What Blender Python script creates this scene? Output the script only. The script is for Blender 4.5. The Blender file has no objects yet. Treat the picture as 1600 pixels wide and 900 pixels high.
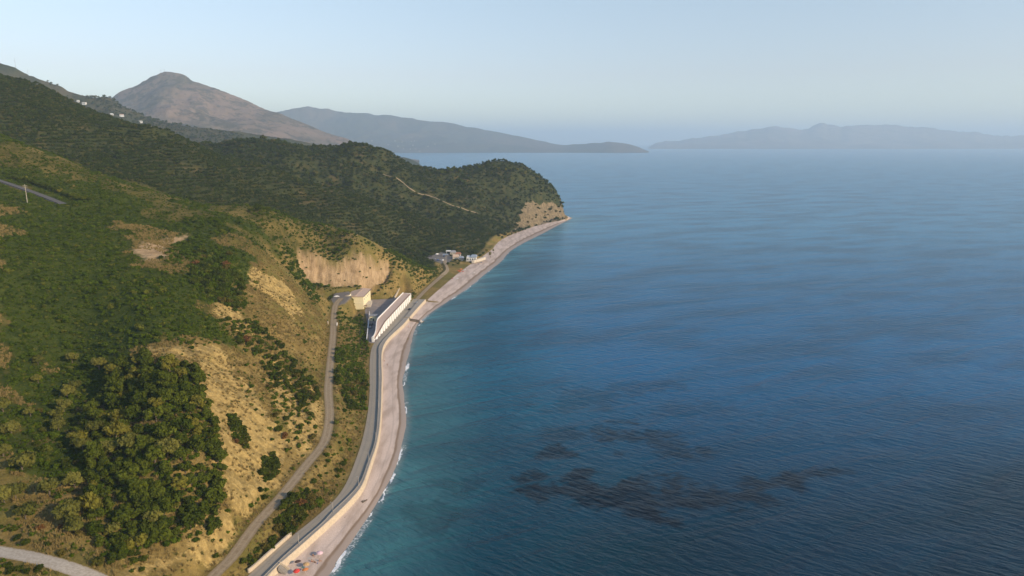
import bpy, bmesh, math, random
import numpy as np
from mathutils import Vector, Matrix
rng = np.random.default_rng(7)
random.seed(7)
SC = bpy.context.scene
COL = SC.collection
R = math.radians

# ------------------------------------------------------------------ camera geometry
CAM_H, FOC, HOR = 140.0, 1067.0, 222.0
PITCH = math.atan((450.0 - HOR) / FOC)
CP, SP = math.cos(PITCH), math.sin(PITCH)

def ray(u, v):
    a, b = u - 800.0, 450.0 - v
    return np.array([a, FOC * CP + b * SP, -FOC * SP + b * CP])
def W(u, v, z):                     # photo point known to lie at height z
    d = ray(u, v); t = (z - CAM_H) / d[2]
    return np.array([d[0] * t, d[1] * t, z])
def D(u, v, Y):                     # photo point known to lie at distance Y
    d = ray(u, v); t = Y / d[1]
    return np.array([d[0] * t, Y, CAM_H + d[2] * t])
def DZ(u, Y, z):                    # bearing u, distance Y, height z
    k = Y * CP + (CAM_H - z) * SP
    return np.array([(u - 800.0) / FOC * k, Y, z])
def project(x, y, z):
    k = y * CP + (CAM_H - z) * SP
    return 800 + FOC * x / k, 450 + FOC * ((CAM_H - z) * CP - y * SP) / k

# ------------------------------------------------------------------ numpy noise
def _h(i, j, s):
    n = (i.astype(np.int64) * 374761393 + j.astype(np.int64) * 668265263 + s * 1274126177) & 0xFFFFFFFF
    n = ((n ^ (n >> 13)) * 1274126177) & 0xFFFFFFFF
    return ((n ^ (n >> 16)) & 0xFFFF) / 65535.0
def vnoise(x, y, s=0):
    i, j = np.floor(x), np.floor(y)
    fx, fy = x - i, y - j
    fx = fx * fx * fx * (fx * (fx * 6 - 15) + 10); fy = fy * fy * fy * (fy * (fy * 6 - 15) + 10)
    a, b, c, d = _h(i, j, s), _h(i + 1, j, s), _h(i, j + 1, s), _h(i + 1, j + 1, s)
    return (a * (1 - fx) + b * fx) * (1 - fy) + (c * (1 - fx) + d * fx) * fy
def fbm(x, y, s=0, o=4):
    r, a, t = 0, .5, 0
    for k in range(o):
        r = r + a * vnoise(x * 2 ** k + 17.3 * k, y * 2 ** k - 9.1 * k, s + k); t += a; a *= .5
    return r / t * 2 - 1
def sstep(a, b, x):
    t = np.clip((x - a) / (b - a), 0, 1); return t * t * (3 - 2 * t)

def dense(pts, n=12):               # Catmull-Rom through 2D/3D points
    p = [np.array(q, float) for q in pts]
    p = [2 * p[0] - p[1]] + p + [2 * p[-1] - p[-2]]
    out = []
    for i in range(1, len(p) - 2):
        for k in range(n):
            t = k / n
            out.append(.5 * ((2 * p[i]) + (p[i + 1] - p[i - 1]) * t + (2 * p[i - 1] - 5 * p[i] + 4 * p[i + 1] - p[i + 2]) * t * t
                             + (-p[i - 1] + 3 * p[i] - 3 * p[i + 1] + p[i + 2]) * t ** 3))
    out.append(p[-2]); return np.array(out)
def line_fn(pts):                   # x as a function of y
    q = dense(pts); o = np.argsort(q[:, 1]); q = q[o]
    return lambda y: np.interp(y, q[:, 1], q[:, 0])

# ------------------------------------------------------------------ shoreline, road edges
water_px = [(512, 900), (524, 880), (548, 845), (575, 805), (600, 765), (618, 725), (628, 690), (633, 655), (630, 620), (629, 590), (636, 560),
            (642, 535), (650, 510), (668, 492), (700, 470), (730, 450), (757, 428), (780, 410), (797, 392), (820, 378), (850, 363), (875, 350), (893, 341)]
WL = [(-100, 40), (-85, 90), (-72, 150)] + [tuple(W(u, v, 0)[:2]) for u, v in water_px]
WL += [(112, 1292), (104, 1315), (70, 1370), (10, 1460), (-120, 1600), (-320, 1800), (-700, 2200), (-1200, 2600)]
x_water = line_fn(WL)
base_px = [(447, 886), (494, 844), (540, 801), (566, 771), (577, 744), (588.5, 707), (594, 684), (597, 650), (598.5, 600), (601, 545), (632, 511), (648, 492), (667, 471)]
BL = [(-98, 60), (-92, 120), (-84, 180)] + [tuple(W(u, v, 1.5)[:2]) for u, v in base_px]
BL += [tuple(W(u, v, 2.2)[:2]) for u, v in [(690, 449), (720, 424), (748, 404), (768, 390), (778, 378), (800, 366), (840, 352), (872, 345), (887, 341.5)]]
BL += [(104, 1288), (101, 1310), (62, 1370), (0, 1460), (-140, 1600), (-340, 1800), (-720, 2200), (-1220, 2600)]
x_base = line_fn(BL)
ROAD_Z = 3.4
rr_px = [(417, 899), (470, 849), (503.6, 820), (521, 801), (560, 761), (575, 725), (586.5, 690), (590.5, 650), (592, 600), (592, 560), (594, 540), (613, 518), (632, 498), (655, 470), (672, 452), (690, 436), (703, 424)]
rl_px = [(394, 893), (447, 845), (500, 802), (535, 765), (557, 715), (570, 670), (577, 620), (578, 560), (584, 537), (601, 517), (622, 492), (643, 470), (662, 451), (681, 434), (695, 422)]
RR = [tuple(W(u, v, ROAD_Z)[:2]) for u, v in rr_px]; RL = [tuple(W(u, v, ROAD_Z)[:2]) for u, v in rl_px]
RR = [(-98, 90), (-92, 140)] + RR + [(-75, 780), (-72, 800)]
RL = [(-105, 90), (-99, 140)] + RL + [(-81, 780), (-78, 800)]
x_rr, x_rl0 = line_fn(RR), line_fn(RL)
# inland foot of the slope: road edge, then the back of the far beach
FL = RL + [tuple(W(u, v, 5)[:2]) for u, v in [(735, 409), (752, 401), (764, 390), (774, 379), (797, 366), (838, 353), (868, 346.5), (883, 343)]]
FL += [(101, 1288), (98, 1310), (58, 1370), (-5, 1460), (-150, 1600), (-350, 1800), (-730, 2200), (-1230, 2600)]
x_foot = line_fn(FL)

# ------------------------------------------------------------------ terrain control points
CPS = [W(*q) for q in [
    (0, 1000, 21), (200, 1000, 13), (330, 1000, 6), (0, 862, 26), (80, 880, 24.5), (150, 902, 22), (230, 890, 17), (280, 880, 13), (335, 895, 7.2),
    (340, 830, 13.5), (345, 770, 20), (330, 690, 29.5), (310, 620, 38), (300, 570, 44.5), (290, 545, 47.5), (250, 600, 43.5), (200, 600, 40), (200, 700, 30.5),
    (250, 700, 32.5), (250, 800, 22), (150, 800, 25), (150, 700, 30), (100, 620, 33), (0, 700, 31), (0, 600, 40), (0, 500, 56), (0, 400, 78), (0, 335, 94),
    (-150, 860, 30), (-150, 700, 36), (-150, 600, 46), (-150, 500, 62), (-150, 400, 84), (-150, 335, 99),
    (130, 545, 42), (100, 450, 64), (200, 450, 63), (200, 505, 53), (300, 480, 56), (350, 520, 45), (400, 560, 32), (450, 600, 22), (400, 650, 25), (420, 720, 14),
    (480, 560, 21), (450, 500, 36), (400, 450, 52), (350, 430, 61), (480, 450, 35), (500, 470, 25), (460, 430, 42), (440, 415, 50),
    (365, 868, 7.5), (400, 820, 8), (440, 775, 8.8), (480, 725, 9.8), (508, 690, 10.5), (516, 650, 11.5), (514, 610, 12.5), (517, 570, 13.5), (521, 530, 14.5), (522, 490, 15.5), (525, 476, 16),
    (540, 500, 11), (560, 620, 6), (555, 560, 7), (520, 740, 6), (470, 790, 5.6),
    (520, 447, 20), (470, 437, 26), (600, 445, 15), (560, 452, 15)]]
CPS += [D(*q) for q in [
    (510, 405, 589), (555, 390, 600), (460, 398, 572), (490, 402, 581), (535, 408, 591), (575, 394, 604), (520, 388, 605), (612, 402, 630), (650, 420, 652), (680, 436, 668), (510, 350, 650), (450, 340, 605), (400, 332, 560), (330, 325, 540),
    (560, 371, 652), (600, 388, 660), (640, 407, 675), (400, 380, 480), (300, 400, 430), (340, 390, 445), (500, 380, 610), (450, 370, 560), (250, 340, 495), (150, 360, 450),
    (0, 215, 560), (100, 250, 570), (200, 285, 570), (260, 305, 560), (0, 300, 490), (50, 305, 492), (100, 322, 488), (0, 262, 525), (-150, 180, 560), (-150, 260, 520),
    (650, 385, 850), (600, 370, 830), (550, 350, 810), (480, 330, 790), (400, 315, 760), (300, 300, 720), (200, 270, 720), (100, 250, 730),
    (700, 365, 920), (650, 345, 940), (560, 310, 910), (430, 270, 880), (330, 240, 860), (230, 207, 860), (180, 200, 862), (130, 182, 868), (90, 160, 880), (60, 138, 890), (0, 122, 900), (-150, 80, 900),
    (300, 260, 800), (200, 230, 800), (100, 190, 810), (450, 300, 840),
    (450, 250, 1060), (550, 270, 1070), (620, 290, 1080), (680, 320, 1060), (740, 350, 1020), (770, 368, 970), (800, 340, 1120), (830, 325, 1190), (760, 300, 1180), (700, 280, 1180), (860, 325, 1245), (878, 326, 1283), (845, 338, 1215),
    (545, 225, 1180), (490, 240, 1150), (590, 233, 1190), (640, 262, 1220), (700, 266, 1280), (770, 258, 1300), (830, 270, 1300), (870, 305, 1290), (400, 225, 1150)]]
CPS += [DZ(*q) for q in [
    (510, 745, 28), (560, 735, 20), (400, 640, 70), (300, 640, 80), (640, 745, 7), (700, 816, 5), (690, 760, 5), (740, 880, 5), (0, 650, 128), (100, 650, 112), (200, 650, 96), (-150, 650, 150),
    (330, 990, 110), (500, 1000, 72), (230, 1040, 145), (600, 1000, 45), (430, 980, 88), (680, 985, 15), (130, 1080, 165), (0, 1150, 190), (-150, 1150, 215), (250, 1250, 120),
    (545, 1400, 80), (700, 1430, 15), (780, 1430, 5), (400, 1350, 110), (650, 1600, -5), (500, 1650, 30), (400, 1800, 40), (0, 1600, 120), (-150, 1600, 140), (250, 1600, 70), (0, 2100, 60), (250, 2000, 30), (-150, 2100, 60), (500, 2100, -5)]]
CPS = np.array(CPS)

GY0, GY1, GQ0, GQ1, NR, NC = 95.0, 2150.0, -0.98, 0.20, 900, 760
def tps_fit(P, z, lam=1e-4):
    n = len(P)
    d = np.hypot(P[:, None, 0] - P[None, :, 0], P[:, None, 1] - P[None, :, 1])
    K = np.where(d > 0, d * d * np.log(d + 1e-12), 0) + lam * np.eye(n)
    Q = np.c_[np.ones(n), P]
    A = np.block([[K, Q], [Q.T, np.zeros((3, 3))]])
    return np.linalg.solve(A, np.r_[z, 0, 0, 0])
def warp(x, y): return np.c_[(x / y) * 2.2, np.log(y) * 1.6]
WP = warp(CPS[:, 0], CPS[:, 1]); WC = tps_fit(WP, CPS[:, 2])
def tps(x, y):
    P = warp(x, y); r = WC[-3] + P @ WC[-2:]
    for k in range(len(WP)):
        d2 = (P[:, 0] - WP[k, 0]) ** 2 + (P[:, 1] - WP[k, 1]) ** 2
        r += WC[k] * .5 * d2 * np.log(d2 + 1e-12)
    return r

gy = np.exp(np.linspace(math.log(GY0), math.log(GY1), NR)); gq = np.linspace(GQ0, GQ1, NC)
GY, GQ = np.meshgrid(gy, gq, indexing='ij'); GX = GQ * GY
fx, fy = GX.ravel(), GY.ravel()

def poly_dist(x, y, line):          # distance to a polyline, and the height there
    best = np.full(x.shape, 1e9); zz = np.zeros(x.shape)
    for a, b in zip(line[:-1], line[1:]):
        ab = b[:2] - a[:2]; L = ab @ ab + 1e-9
        t = np.clip(((x - a[0]) * ab[0] + (y - a[1]) * ab[1]) / L, 0, 1)
        d = np.hypot(x - a[0] - t * ab[0], y - a[1] - t * ab[1])
        m = d < best; best = np.where(m, d, best); zz = np.where(m, a[2] + t * (b[2] - a[2]), zz)
    return best, zz
def in_poly(x, y, poly):
    c = np.zeros(x.shape, bool); n = len(poly)
    for i in range(n):
        (x0, y0), (x1, y1) = poly[i][:2], poly[i - 1][:2]
        if y0 == y1: continue
        c ^= ((y0 > y) != (y1 > y)) & (x < (x1 - x0) * (y - y0) / (y1 - y0) + x0)
    return c
def poly_edge(x, y, poly):          # signed distance, inside positive
    q = [np.array([p[0], p[1], 0.]) for p in poly]; q.append(q[0])
    d, _ = poly_dist(x, y, q)
    return np.where(in_poly(x, y, poly), d, -d)

TRACK = dense([W(*q) for q in [(320, 920, 6.6), (335, 899, 7), (365, 868, 7.5), (400, 820, 8), (440, 775, 8.8), (480, 725, 9.8), (507, 690, 10.5), (515, 650, 11.5), (513, 610, 12.5), (516, 570, 13.5), (520, 530, 14.5), (522, 490, 15.5), (525, 476, 16), (533, 466, 16.3)]], 6)
DIRT = dense([W(*q) for q in [(-120, 850, 27.5), (-60, 853, 27), (0, 862, 26), (50, 871, 25.2), (100, 885, 24), (150, 904, 22), (200, 935, 19.5), (250, 980, 15)]], 6)
LOT = [W(*q)[:2] for q in [(576, 536, 3.6), (574, 505, 3.6), (570, 486, 3.6), (575, 468, 3.6), (606, 467, 3.6), (620, 465, 3.6), (634, 453, 3.6), (640, 456, 3.6), (641, 468, 3.6), (585.5, 536, 3.6)]]
UPPER = [W(*q)[:2] for q in [(518, 468, 16.3), (524, 458, 16.3), (545, 455, 16.3), (548, 464, 16.3), (538, 474, 16.3), (525, 478, 16.3)]]
FARLOT = [W(*q)[:2] for q in [(666, 403, 5.2), (690, 394, 5.2), (703, 396, 5.2), (706, 404, 5.2), (700, 411, 5.2), (684, 409, 5.2)]]
BARFLAT = [W(*q)[:2] for q in [(700, 394, 4.8), (745, 396, 4.8), (760, 404, 4.8), (735, 412, 4.8), (700, 411, 4.8)]]
LEVEL = LOT[:5] + [W(*q)[:2] for q in [(618, 467, 3.6), (632, 457, 3.6), (650, 460, 3.6), (648, 470, 3.6), (590, 536, 3.6)]]
CUTBASE = [W(*q) for q in [(440, 434, 29), (468, 440, 23), (495, 445, 19.5), (525, 448, 17.2), (560, 448, 16), (590, 445, 14.8), (604, 442, 14), (625, 438, 13)]]
HIGHWAY = dense([D(*q) for q in [(-60, 268, 500), (-20, 277, 500), (15, 288, 500), (60, 304, 497), (98, 319, 492)]], 6)

TZ = tps(fx, fy)
# relief: gullies on the steep sea slope, softer lumps elsewhere
foot = x_foot(fy) - fx
near_w = sstep(900, 500, fy)
farw = sstep(620, 900, fy) * sstep(10, 90, foot)
rough = fbm(fx / 38, fy / 38, 3) * 3.0 + fbm(fx / 11, fy / 11, 9) * 1.3 * near_w + (fbm(fx / 130, fy / 130, 5) * 9 + (.45 - np.abs(fbm(fx / 95, fy / 150, 6))) * 19 - 4 + fbm(fx / 28, fy / 28, 7) * 2.5) * farw
gul = (np.abs(fbm(fx / 26, (fy) / 9, 21)) * 3.6 + np.abs(fbm(fx / 9, fy / 3.2, 23)) * 1.3) * sstep(8, 30, foot) * sstep(120, 60, foot) * near_w
near_cut = sstep(-185, -160, fx) * sstep(-85, -105, fx) * sstep(560, 572, fy) * sstep(650, 620, fy)
TZ = TZ + (rough - gul) * sstep(4, 30, foot) * (1 - .6 * near_cut)
# engineered ground
def carve(line, half, soft):
    global TZ
    d, z = poly_dist(fx, fy, line); w = 1 - sstep(half, half + soft, d); TZ = TZ * (1 - w) + z * w
carve(TRACK, 3.0, 5); carve(DIRT, 3.2, 6); carve(HIGHWAY, 5, 8)
def level(poly, z, soft):
    global TZ
    d = poly_edge(fx, fy, poly); w = sstep(-soft, 0, d); TZ = TZ * (1 - w) + z * w
# the quarried cut: a battered face with one bench, taken out of the spur
cb_d, cb_z = poly_dist(fx, fy, CUTBASE); cbl = np.interp(fx, [p[0] for p in CUTBASE], [p[1] for p in CUTBASE])
inx = sstep(CUTBASE[1][0] - 6, CUTBASE[1][0] + 1, fx) * sstep(CUTBASE[6][0] + 6, CUTBASE[6][0] - 2, fx) * (fy < 700)
dd = fy - cbl + fbm(fx / 6, fy / 30, 33) * 1.2
cap = 8.5 + 6 * np.exp(-((fx + 139) / 7) ** 2) + fbm(fx / 8, fy / 50, 37) * 1.6
f0 = np.where(dd < 5.5, dd * 1.9, np.where(dd < 7.5, 10.4, 10.4 + (dd - 7.5) * 2.1))
face = cb_z + np.where(dd < cap, f0, f0 + (dd - cap) * 5) + np.abs(fbm(fx / 3.5, fy / 40, 35)) * 1.0 + fbm(fx / 9, fy / 9, 36) * 1.6 + fbm(fx / 2.6, fy / 2.6, 38) * .8 - .3
lim = np.where(dd > 0, face, np.where(dd > -28, cb_z + .2, 99))
cutw = inx * sstep(-30, -18, dd)
TZc = np.minimum(TZ, lim); m_cut = ((TZ - TZc > .3) & (dd > -.5)).astype(float) * (inx > .5); TZ = TZ * (1 - cutw) + TZc * cutw
level(UPPER, 16.3, 6); level(FARLOT, 5.2, 14); level(BARFLAT, 4.8, 12)
w = sstep(0, 9, foot); TZ = (ROAD_Z - .15) * (1 - w) + np.maximum(TZ, ROAD_Z - .1) * w
level(LEVEL, 3.6, 7)
xb, xw = x_base(fy), x_water(fy)
zb = np.where(fy < 590, 1.5, 2.2)
far_z = np.where(fy > 700, 4.6, ROAD_Z - .15)
t = np.clip((fx - x_foot(fy)) / np.maximum(xb - x_foot(fy), .5), 0, 1)
berm = far_z * (1 - t) + zb * t
TZ = np.where(fx > x_foot(fy), np.where(fy > 592, berm, ROAD_Z - .15), TZ)
t2 = np.clip((fx - xb) / np.maximum(xw - xb, 1.), 0, 1)
TZ = np.where((fx > x_rr(fy) + .2) & (fy < 590), np.minimum(TZ, .3), TZ)
TZ = np.where(fx > xb, zb * (1 - t2) ** .8 - .05, TZ); TZ = np.where((fx > xb) & (fx < xb + 1.2) & (fy < 590), .6, TZ)
TZ = np.where(fx > xw, -np.minimum((fx - xw) * .12, 9) - .05, TZ)
TZG = TZ.reshape(NR, NC)

def zt(x, y):                       # terrain height at world points
    x, y = np.asarray(x, float), np.asarray(y, float)
    r = np.clip((np.log(y) - math.log(GY0)) / (math.log(GY1) - math.log(GY0)) * (NR - 1), 0, NR - 1.001)
    c = np.clip((x / y - GQ0) / (GQ1 - GQ0) * (NC - 1), 0, NC - 1.001)
    i, j = r.astype(int), c.astype(int); a, b = r - i, c - j
    return (TZG[i, j] * (1 - b) + TZG[i, j + 1] * b) * (1 - a) + (TZG[i + 1, j] * (1 - b) + TZG[i + 1, j + 1] * b) * a
_T = np.exp(np.linspace(math.log(110), math.log(2100), 6000))
def P(u, v):                        # where a line of sight meets the land
    d = ray(u, v); x, z = d[0] / d[1] * _T, CAM_H + d[2] / d[1] * _T
    below = np.nonzero(z < zt(x, _T))[0]
    if not len(below): return None
    k = below[0]; return np.array([x[k], _T[k], float(zt(x[k], _T[k]))])
def px_poly(pts):
    return [P(u, v)[:2] for u, v in pts]

# ------------------------------------------------------------------ scene helpers
def link(o, parent=None):
    COL.objects.link(o)
    if parent is not None: o.parent = parent
    return o
def tag(o, label=None, cat=None, group=None, kind=None):
    if label: o['label'] = label
    if cat: o['category'] = cat
    if group: o['group'] = group
    if kind: o['kind'] = kind
    return o
def np_mesh(name, V, F, mat=None, smooth=True, attrs=None, parent=None, matidx=None):
    me = bpy.data.meshes.new(name)
    V = np.asarray(V, np.float32); F = np.asarray(F, np.int32); k = F.shape[1]
    me.vertices.add(len(V)); me.vertices.foreach_set('co', V.ravel())
    me.loops.add(F.size); me.loops.foreach_set('vertex_index', F.ravel())
    me.polygons.add(len(F)); me.polygons.foreach_set('loop_start', np.arange(0, F.size, k, dtype=np.int32))
    if smooth: me.polygons.foreach_set('use_smooth', np.ones(len(F), bool))
    me.update(calc_edges=True)
    for n, a in (attrs or {}).items():
        at = me.attributes.new(n, 'FLOAT', 'POINT'); at.data.foreach_set('value', np.asarray(a, np.float32).ravel())
    if mat: me.materials.append(mat)
    return link(bpy.data.objects.new(name, me), parent)
def grid_faces(nr, nc):
    i = np.arange(nr - 1)[:, None] * nc + np.arange(nc - 1)[None, :]
    i = i.ravel(); return np.c_[i, i + 1, i + nc + 1, i + nc]

# node helpers
class NT:
    def __init__(s, name, world=False):
        if world: s.m = bpy.data.worlds.new(name)
        else: s.m = bpy.data.materials.new(name)
        s.m.use_nodes = True; s.t = s.m.node_tree; s.t.nodes.clear()
    def n(s, typ, props=None, **ins):
        nd = s.t.nodes.new(typ)
        for k, v in (props or {}).items(): setattr(nd, k, v)
        for k, v in ins.items():
            k = int(k[1:]) if k[0] == '_' and k[1:].isdigit() else k.replace('_', ' ')
            sk = nd.inputs[k]
            if isinstance(v, bpy.types.NodeSocket): s.t.links.new(v, sk)
            elif isinstance(v, bpy.types.Node): s.t.links.new(v.outputs[0], sk)
            elif v is not None:
                sk.default_value = (tuple(v) + (1.0,)) if (hasattr(v, '__len__') and len(v) == 3 and sk.type == 'RGBA') else v
        return nd
    def attr(s, name): return s.n('ShaderNodeAttribute', {'attribute_name': name}).outputs['Fac']
    def coord(s, which='Object'): return s.n('ShaderNodeTexCoord').outputs[which]
    def noise(s, scale, vec=None, detail=4, rough=.55, dist=0, stretch=None, rot=0):
        vec = vec or s.coord()
        if rot: vec = s.n('ShaderNodeMapping', Vector=vec, Rotation=(0, 0, -rot)).outputs[0]
        if stretch: vec = s.n('ShaderNodeMapping', Vector=vec, Scale=stretch).outputs[0]
        return s.n('ShaderNodeTexNoise', Vector=vec, Scale=scale, Detail=detail, Roughness=rough, Distortion=dist).outputs['Fac']
    def ramp(s, fac, lo, hi, a=0., b=1.):
        return s.n('ShaderNodeMapRange', {'interpolation_type': 'SMOOTHSTEP'}, Value=fac, _1=lo, _2=hi, _3=a, _4=b).outputs[0]
    def math(s, op, a, b=0.0, clamp=False): return s.n('ShaderNodeMath', {'operation': op, 'use_clamp': clamp}, _0=a, _1=b).outputs[0]
    def mix(s, fac, a, b, mode='MIX'):
        nd = s.n('ShaderNodeMix', {'data_type': 'RGBA', 'blend_type': mode})
        for k, v in ((0, fac), (6, a), (7, b)):
            sk = nd.inputs[k]
            if isinstance(v, bpy.types.NodeSocket): s.t.links.new(v, sk)
            else: sk.default_value = (tuple(v) + (1.0,)) if hasattr(v, '__len__') else v
        return nd.outputs[2]
    def bump(s, h, strength=.5, dist=1.0, normal=None):
        return s.n('ShaderNodeBump', Strength=strength, Distance=dist, Height=h, Normal=normal).outputs[0]
    def out(s, sh, vol=None):
        o = s.t.nodes.new('ShaderNodeOutputMaterial')
        if sh is not None: s.t.links.new(sh if isinstance(sh, bpy.types.NodeSocket) else sh.outputs[0], o.inputs[0])
        if vol is not None: s.t.links.new(vol.outputs[0], o.inputs[1])
        return s.m
    def bsdf(s, col, rough=.8, normal=None, spec=.3, **k):
        return s.out(s.n('ShaderNodeBsdfPrincipled', Base_Color=col, Roughness=rough, Normal=normal, Specular_IOR_Level=spec, **k))
# ------------------------------------------------------------------ camera, sun, sky, haze
cam = bpy.data.cameras.new('camera'); cam.sensor_width = 36; cam.lens = 36 * FOC / 1600; cam.clip_start = 1; cam.clip_end = 120000
co = link(bpy.data.objects.new('camera', cam)); co.location = (0, 0, CAM_H); co.rotation_euler = (R(90) - PITCH, 0, 0); SC.camera = co
SUN_EL, SUN_AZ = R(23), R(-29)      # azimuth measured from +X (the sea side) towards +Y
sd = Vector((math.cos(SUN_EL) * math.cos(SUN_AZ), math.cos(SUN_EL) * math.sin(SUN_AZ), math.sin(SUN_EL)))
sun = bpy.data.lights.new('sun', 'SUN'); sun.energy = 3.9; sun.angle = R(.6); sun.color = (1, .77, .50)
so = link(bpy.data.objects.new('sun', sun)); so.rotation_euler = sd.to_track_quat('Z', 'Y').to_euler()
wn = NT('World', True); SC.world = wn.m
sky = wn.n('ShaderNodeTexSky', {'sky_type': 'NISHITA', 'sun_disc': False, 'sun_elevation': SUN_EL, 'sun_rotation': math.atan2(sd.x, sd.y), 'altitude': 0, 'air_density': 1.0, 'dust_density': 0.3, 'ozone_density': 1.5})
dz = wn.n('ShaderNodeSeparateXYZ', Vector=wn.coord('Generated')).outputs[2]
tint = wn.t.nodes.new('ShaderNodeValToRGB'); wn.t.links.new(dz, tint.inputs[0])
for k_, (pos, colr) in enumerate([(0, (.72, .77, .85, 1)), (.09, (.86, .74, .75, 1)), (.2, (1.08, .93, .84, 1)), (.4, (1.1, 1.0, .92, 1)), (.8, (1.0, 1.0, 1.0, 1))]):
    el = tint.color_ramp.elements[k_] if k_ < 2 else tint.color_ramp.elements.new(pos)
    el.position = pos; el.color = colr
skyc = wn.mix(1.0, sky.outputs[0], tint.outputs[0], 'MULTIPLY')
bg = wn.n('ShaderNodeBackground', Color=skyc, Strength=.15)
wo = wn.t.nodes.new('ShaderNodeOutputWorld'); wn.t.links.new(bg.outputs[0], wo.inputs[0])
hz = NT('haze_air'); HAZE_D = 9.0e-5
hzm = hz.out(None, hz.n('ShaderNodeVolumePrincipled', Color=(.64, .82, .99), Density=HAZE_D, Anisotropy=.1))
bm = bmesh.new(); bmesh.ops.create_cube(bm, size=1)
for v in bm.verts: v.co = Vector((v.co.x * 90000, v.co.y * 90000 , -12 if v.co.z < 0 else 760))
me = bpy.data.meshes.new('haze'); bm.to_mesh(me); bm.free(); me.materials.append(hzm)
tag(link(bpy.data.objects.new('haze', me)), kind='stuff')
SC.view_settings.view_transform = 'Standard'; SC.view_settings.look = 'None'; SC.view_settings.exposure = .47; SC.view_settings.gamma = 1
SC.cycles.use_denoising = True
SC.cycles.max_bounces = 5; SC.cycles.volume_bounces = 1; SC.cycles.transparent_max_bounces = 8; SC.cycles.diffuse_bounces = 3
SC.cycles.sample_clamp_indirect = 4

# ------------------------------------------------------------------ ground
def soft_mask(polys, soft, wob=6, wl=14, seed=0):
    m = np.zeros(fx.shape)
    for pl in polys:
        p = np.array(pl); lo, hi = p.min(0) - soft * 2 - wob, p.max(0) + soft * 2 + wob
        s = (fx > lo[0]) & (fx < hi[0]) & (fy > lo[1]) & (fy < hi[1])
        d = poly_edge(fx[s], fy[s], pl) + fbm(fx[s] / wl, fy[s] / wl, seed) * wob
        m[s] = np.maximum(m[s], sstep(-soft, soft, d))
    return m
GREEN_PX = [[(0, 615), (60, 590), (150, 560), (180, 580), (140, 660), (120, 740), (80, 720), (40, 690), (0, 690)], [(0, 338), (60, 330), (130, 335), (215, 365), (215, 415), (262, 420), (300, 375), (370, 400), (385, 470), (335, 470), (335, 520), (240, 535), (150, 540), (0, 610)]]
BARE_PX = [ [(214, 390), (228, 376), (250, 374), (290, 370), (268, 384), (258, 398), (240, 412), (222, 408)]]
SAND_PX = [[(300, 555), (345, 560), (400, 610), (440, 680), (450, 730), (410, 780), (355, 850), (340, 835), (350, 760), (335, 690), (318, 630), (305, 580)], [(430, 560), (490, 600), (505, 640), (500, 690), (470, 720), (440, 660), (420, 600)],
           [(230, 548), (300, 535), (345, 545), (330, 570), (260, 565)], [(200, 880), (260, 860), (345, 815), (375, 800), (340, 880), (310, 898), (210, 899)],
           [(365, 410), (400, 420), (440, 440), (470, 480), (460, 500), (430, 470), (380, 440)], [(330, 470), (370, 480), (400, 520), (370, 515), (335, 490)]]
SAND_PX.append([(489, 592), (499, 590), (503, 600), (494, 606)])
m_green = soft_mask([px_poly(p) for p in GREEN_PX], 14, 26, 22, 1)
m_green = np.maximum(m_green, sstep(-.12, .25, fbm(fx / 32, fy / 32, 17) + .15 * fbm(fx / 7, fy / 7, 18)) * sstep(60, 120, foot + fbm(fx / 25, fy / 25, 15) * 30) * sstep(760, 640, fy))
m_bare = soft_mask([px_poly(p) for p in BARE_PX], 2.5, 7, 7, 2)
mc = m_cut.reshape(NR, NC).copy()
for _ in range(5): mc[1:-1, 1:-1] = (mc[1:-1, 1:-1] * 2 + mc[:-2, 1:-1] + mc[2:, 1:-1] + mc[1:-1, :-2] + mc[1:-1, 2:]) / 6
m_bare = np.maximum(m_bare, sstep(.25, .7, mc.ravel() + fbm(fx / 3, fy / 3, 39) * .25) * (mc.ravel() > .02))
CLIFF_PX = [(818, 320), (832, 313), (852, 320), (872, 322), (886, 336), (884, 343), (850, 350), (822, 356), (800, 363), (812, 340)]
m_cliff = soft_mask([px_poly(CLIFF_PX)], 3, 8, 10, 6)
m_sand = soft_mask([px_poly(p) for p in SAND_PX], 4, 6, 9, 3)
hill2 = sstep(640, 740, fy + fbm(fx / 40, fy / 40, 4) * 20) * sstep(0, 20, x_foot(fy) - fx)
m_inland = np.clip(sstep(55, 110, foot + fbm(fx / 25, fy / 25, 15) * 30) , 0, 1)
m_lot = np.maximum.reduce([sstep(-1, 0, poly_edge(fx, fy, p)) for p in (UPPER, FARLOT)])
g = NT('hillside_ground')
n1 = g.noise(.035, detail=5); n2 = g.noise(.16, detail=5); n3 = g.noise(.9, detail=4, rough=.65); n4 = g.noise(3.5, detail=3, rough=.7)
dry = g.mix(g.ramp(n2, .3, .7), (.20, .145, 0.048), (.31, .225, 0.079))
dry = g.mix(g.ramp(n3, .42, .72), dry, (.17, .125, 0.043))
dry = g.mix(g.math('MULTIPLY', g.ramp(n1, .45, .62), .7), dry, (.13, .125, 0.029))
soil = g.mix(g.ramp(n3, .3, .7), (.36, .25, 0.090), (.50, .37, 0.144))
streak = g.noise(.42, detail=5, stretch=(.16, 1, 1), rot=-.25)
soil = g.mix(g.ramp(streak, .42, .62), soil, (.27, .20, 0.076))
lush = g.mix(g.ramp(n2, .3, .7), (.026, .046, .006), (.062, .082, .012))
lush = g.mix(g.math('MULTIPLY', g.ramp(n3, .5, .75), .6), lush, (.13, .115, 0.029))
grove = g.mix(g.ramp(n2, .35, .7), (.030, .042, .014), (.068, .070, .022))
grove = g.mix(g.math('MULTIPLY', g.ramp(n1, .55, .72), .75), grove, (.13, .10, .042))
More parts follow.
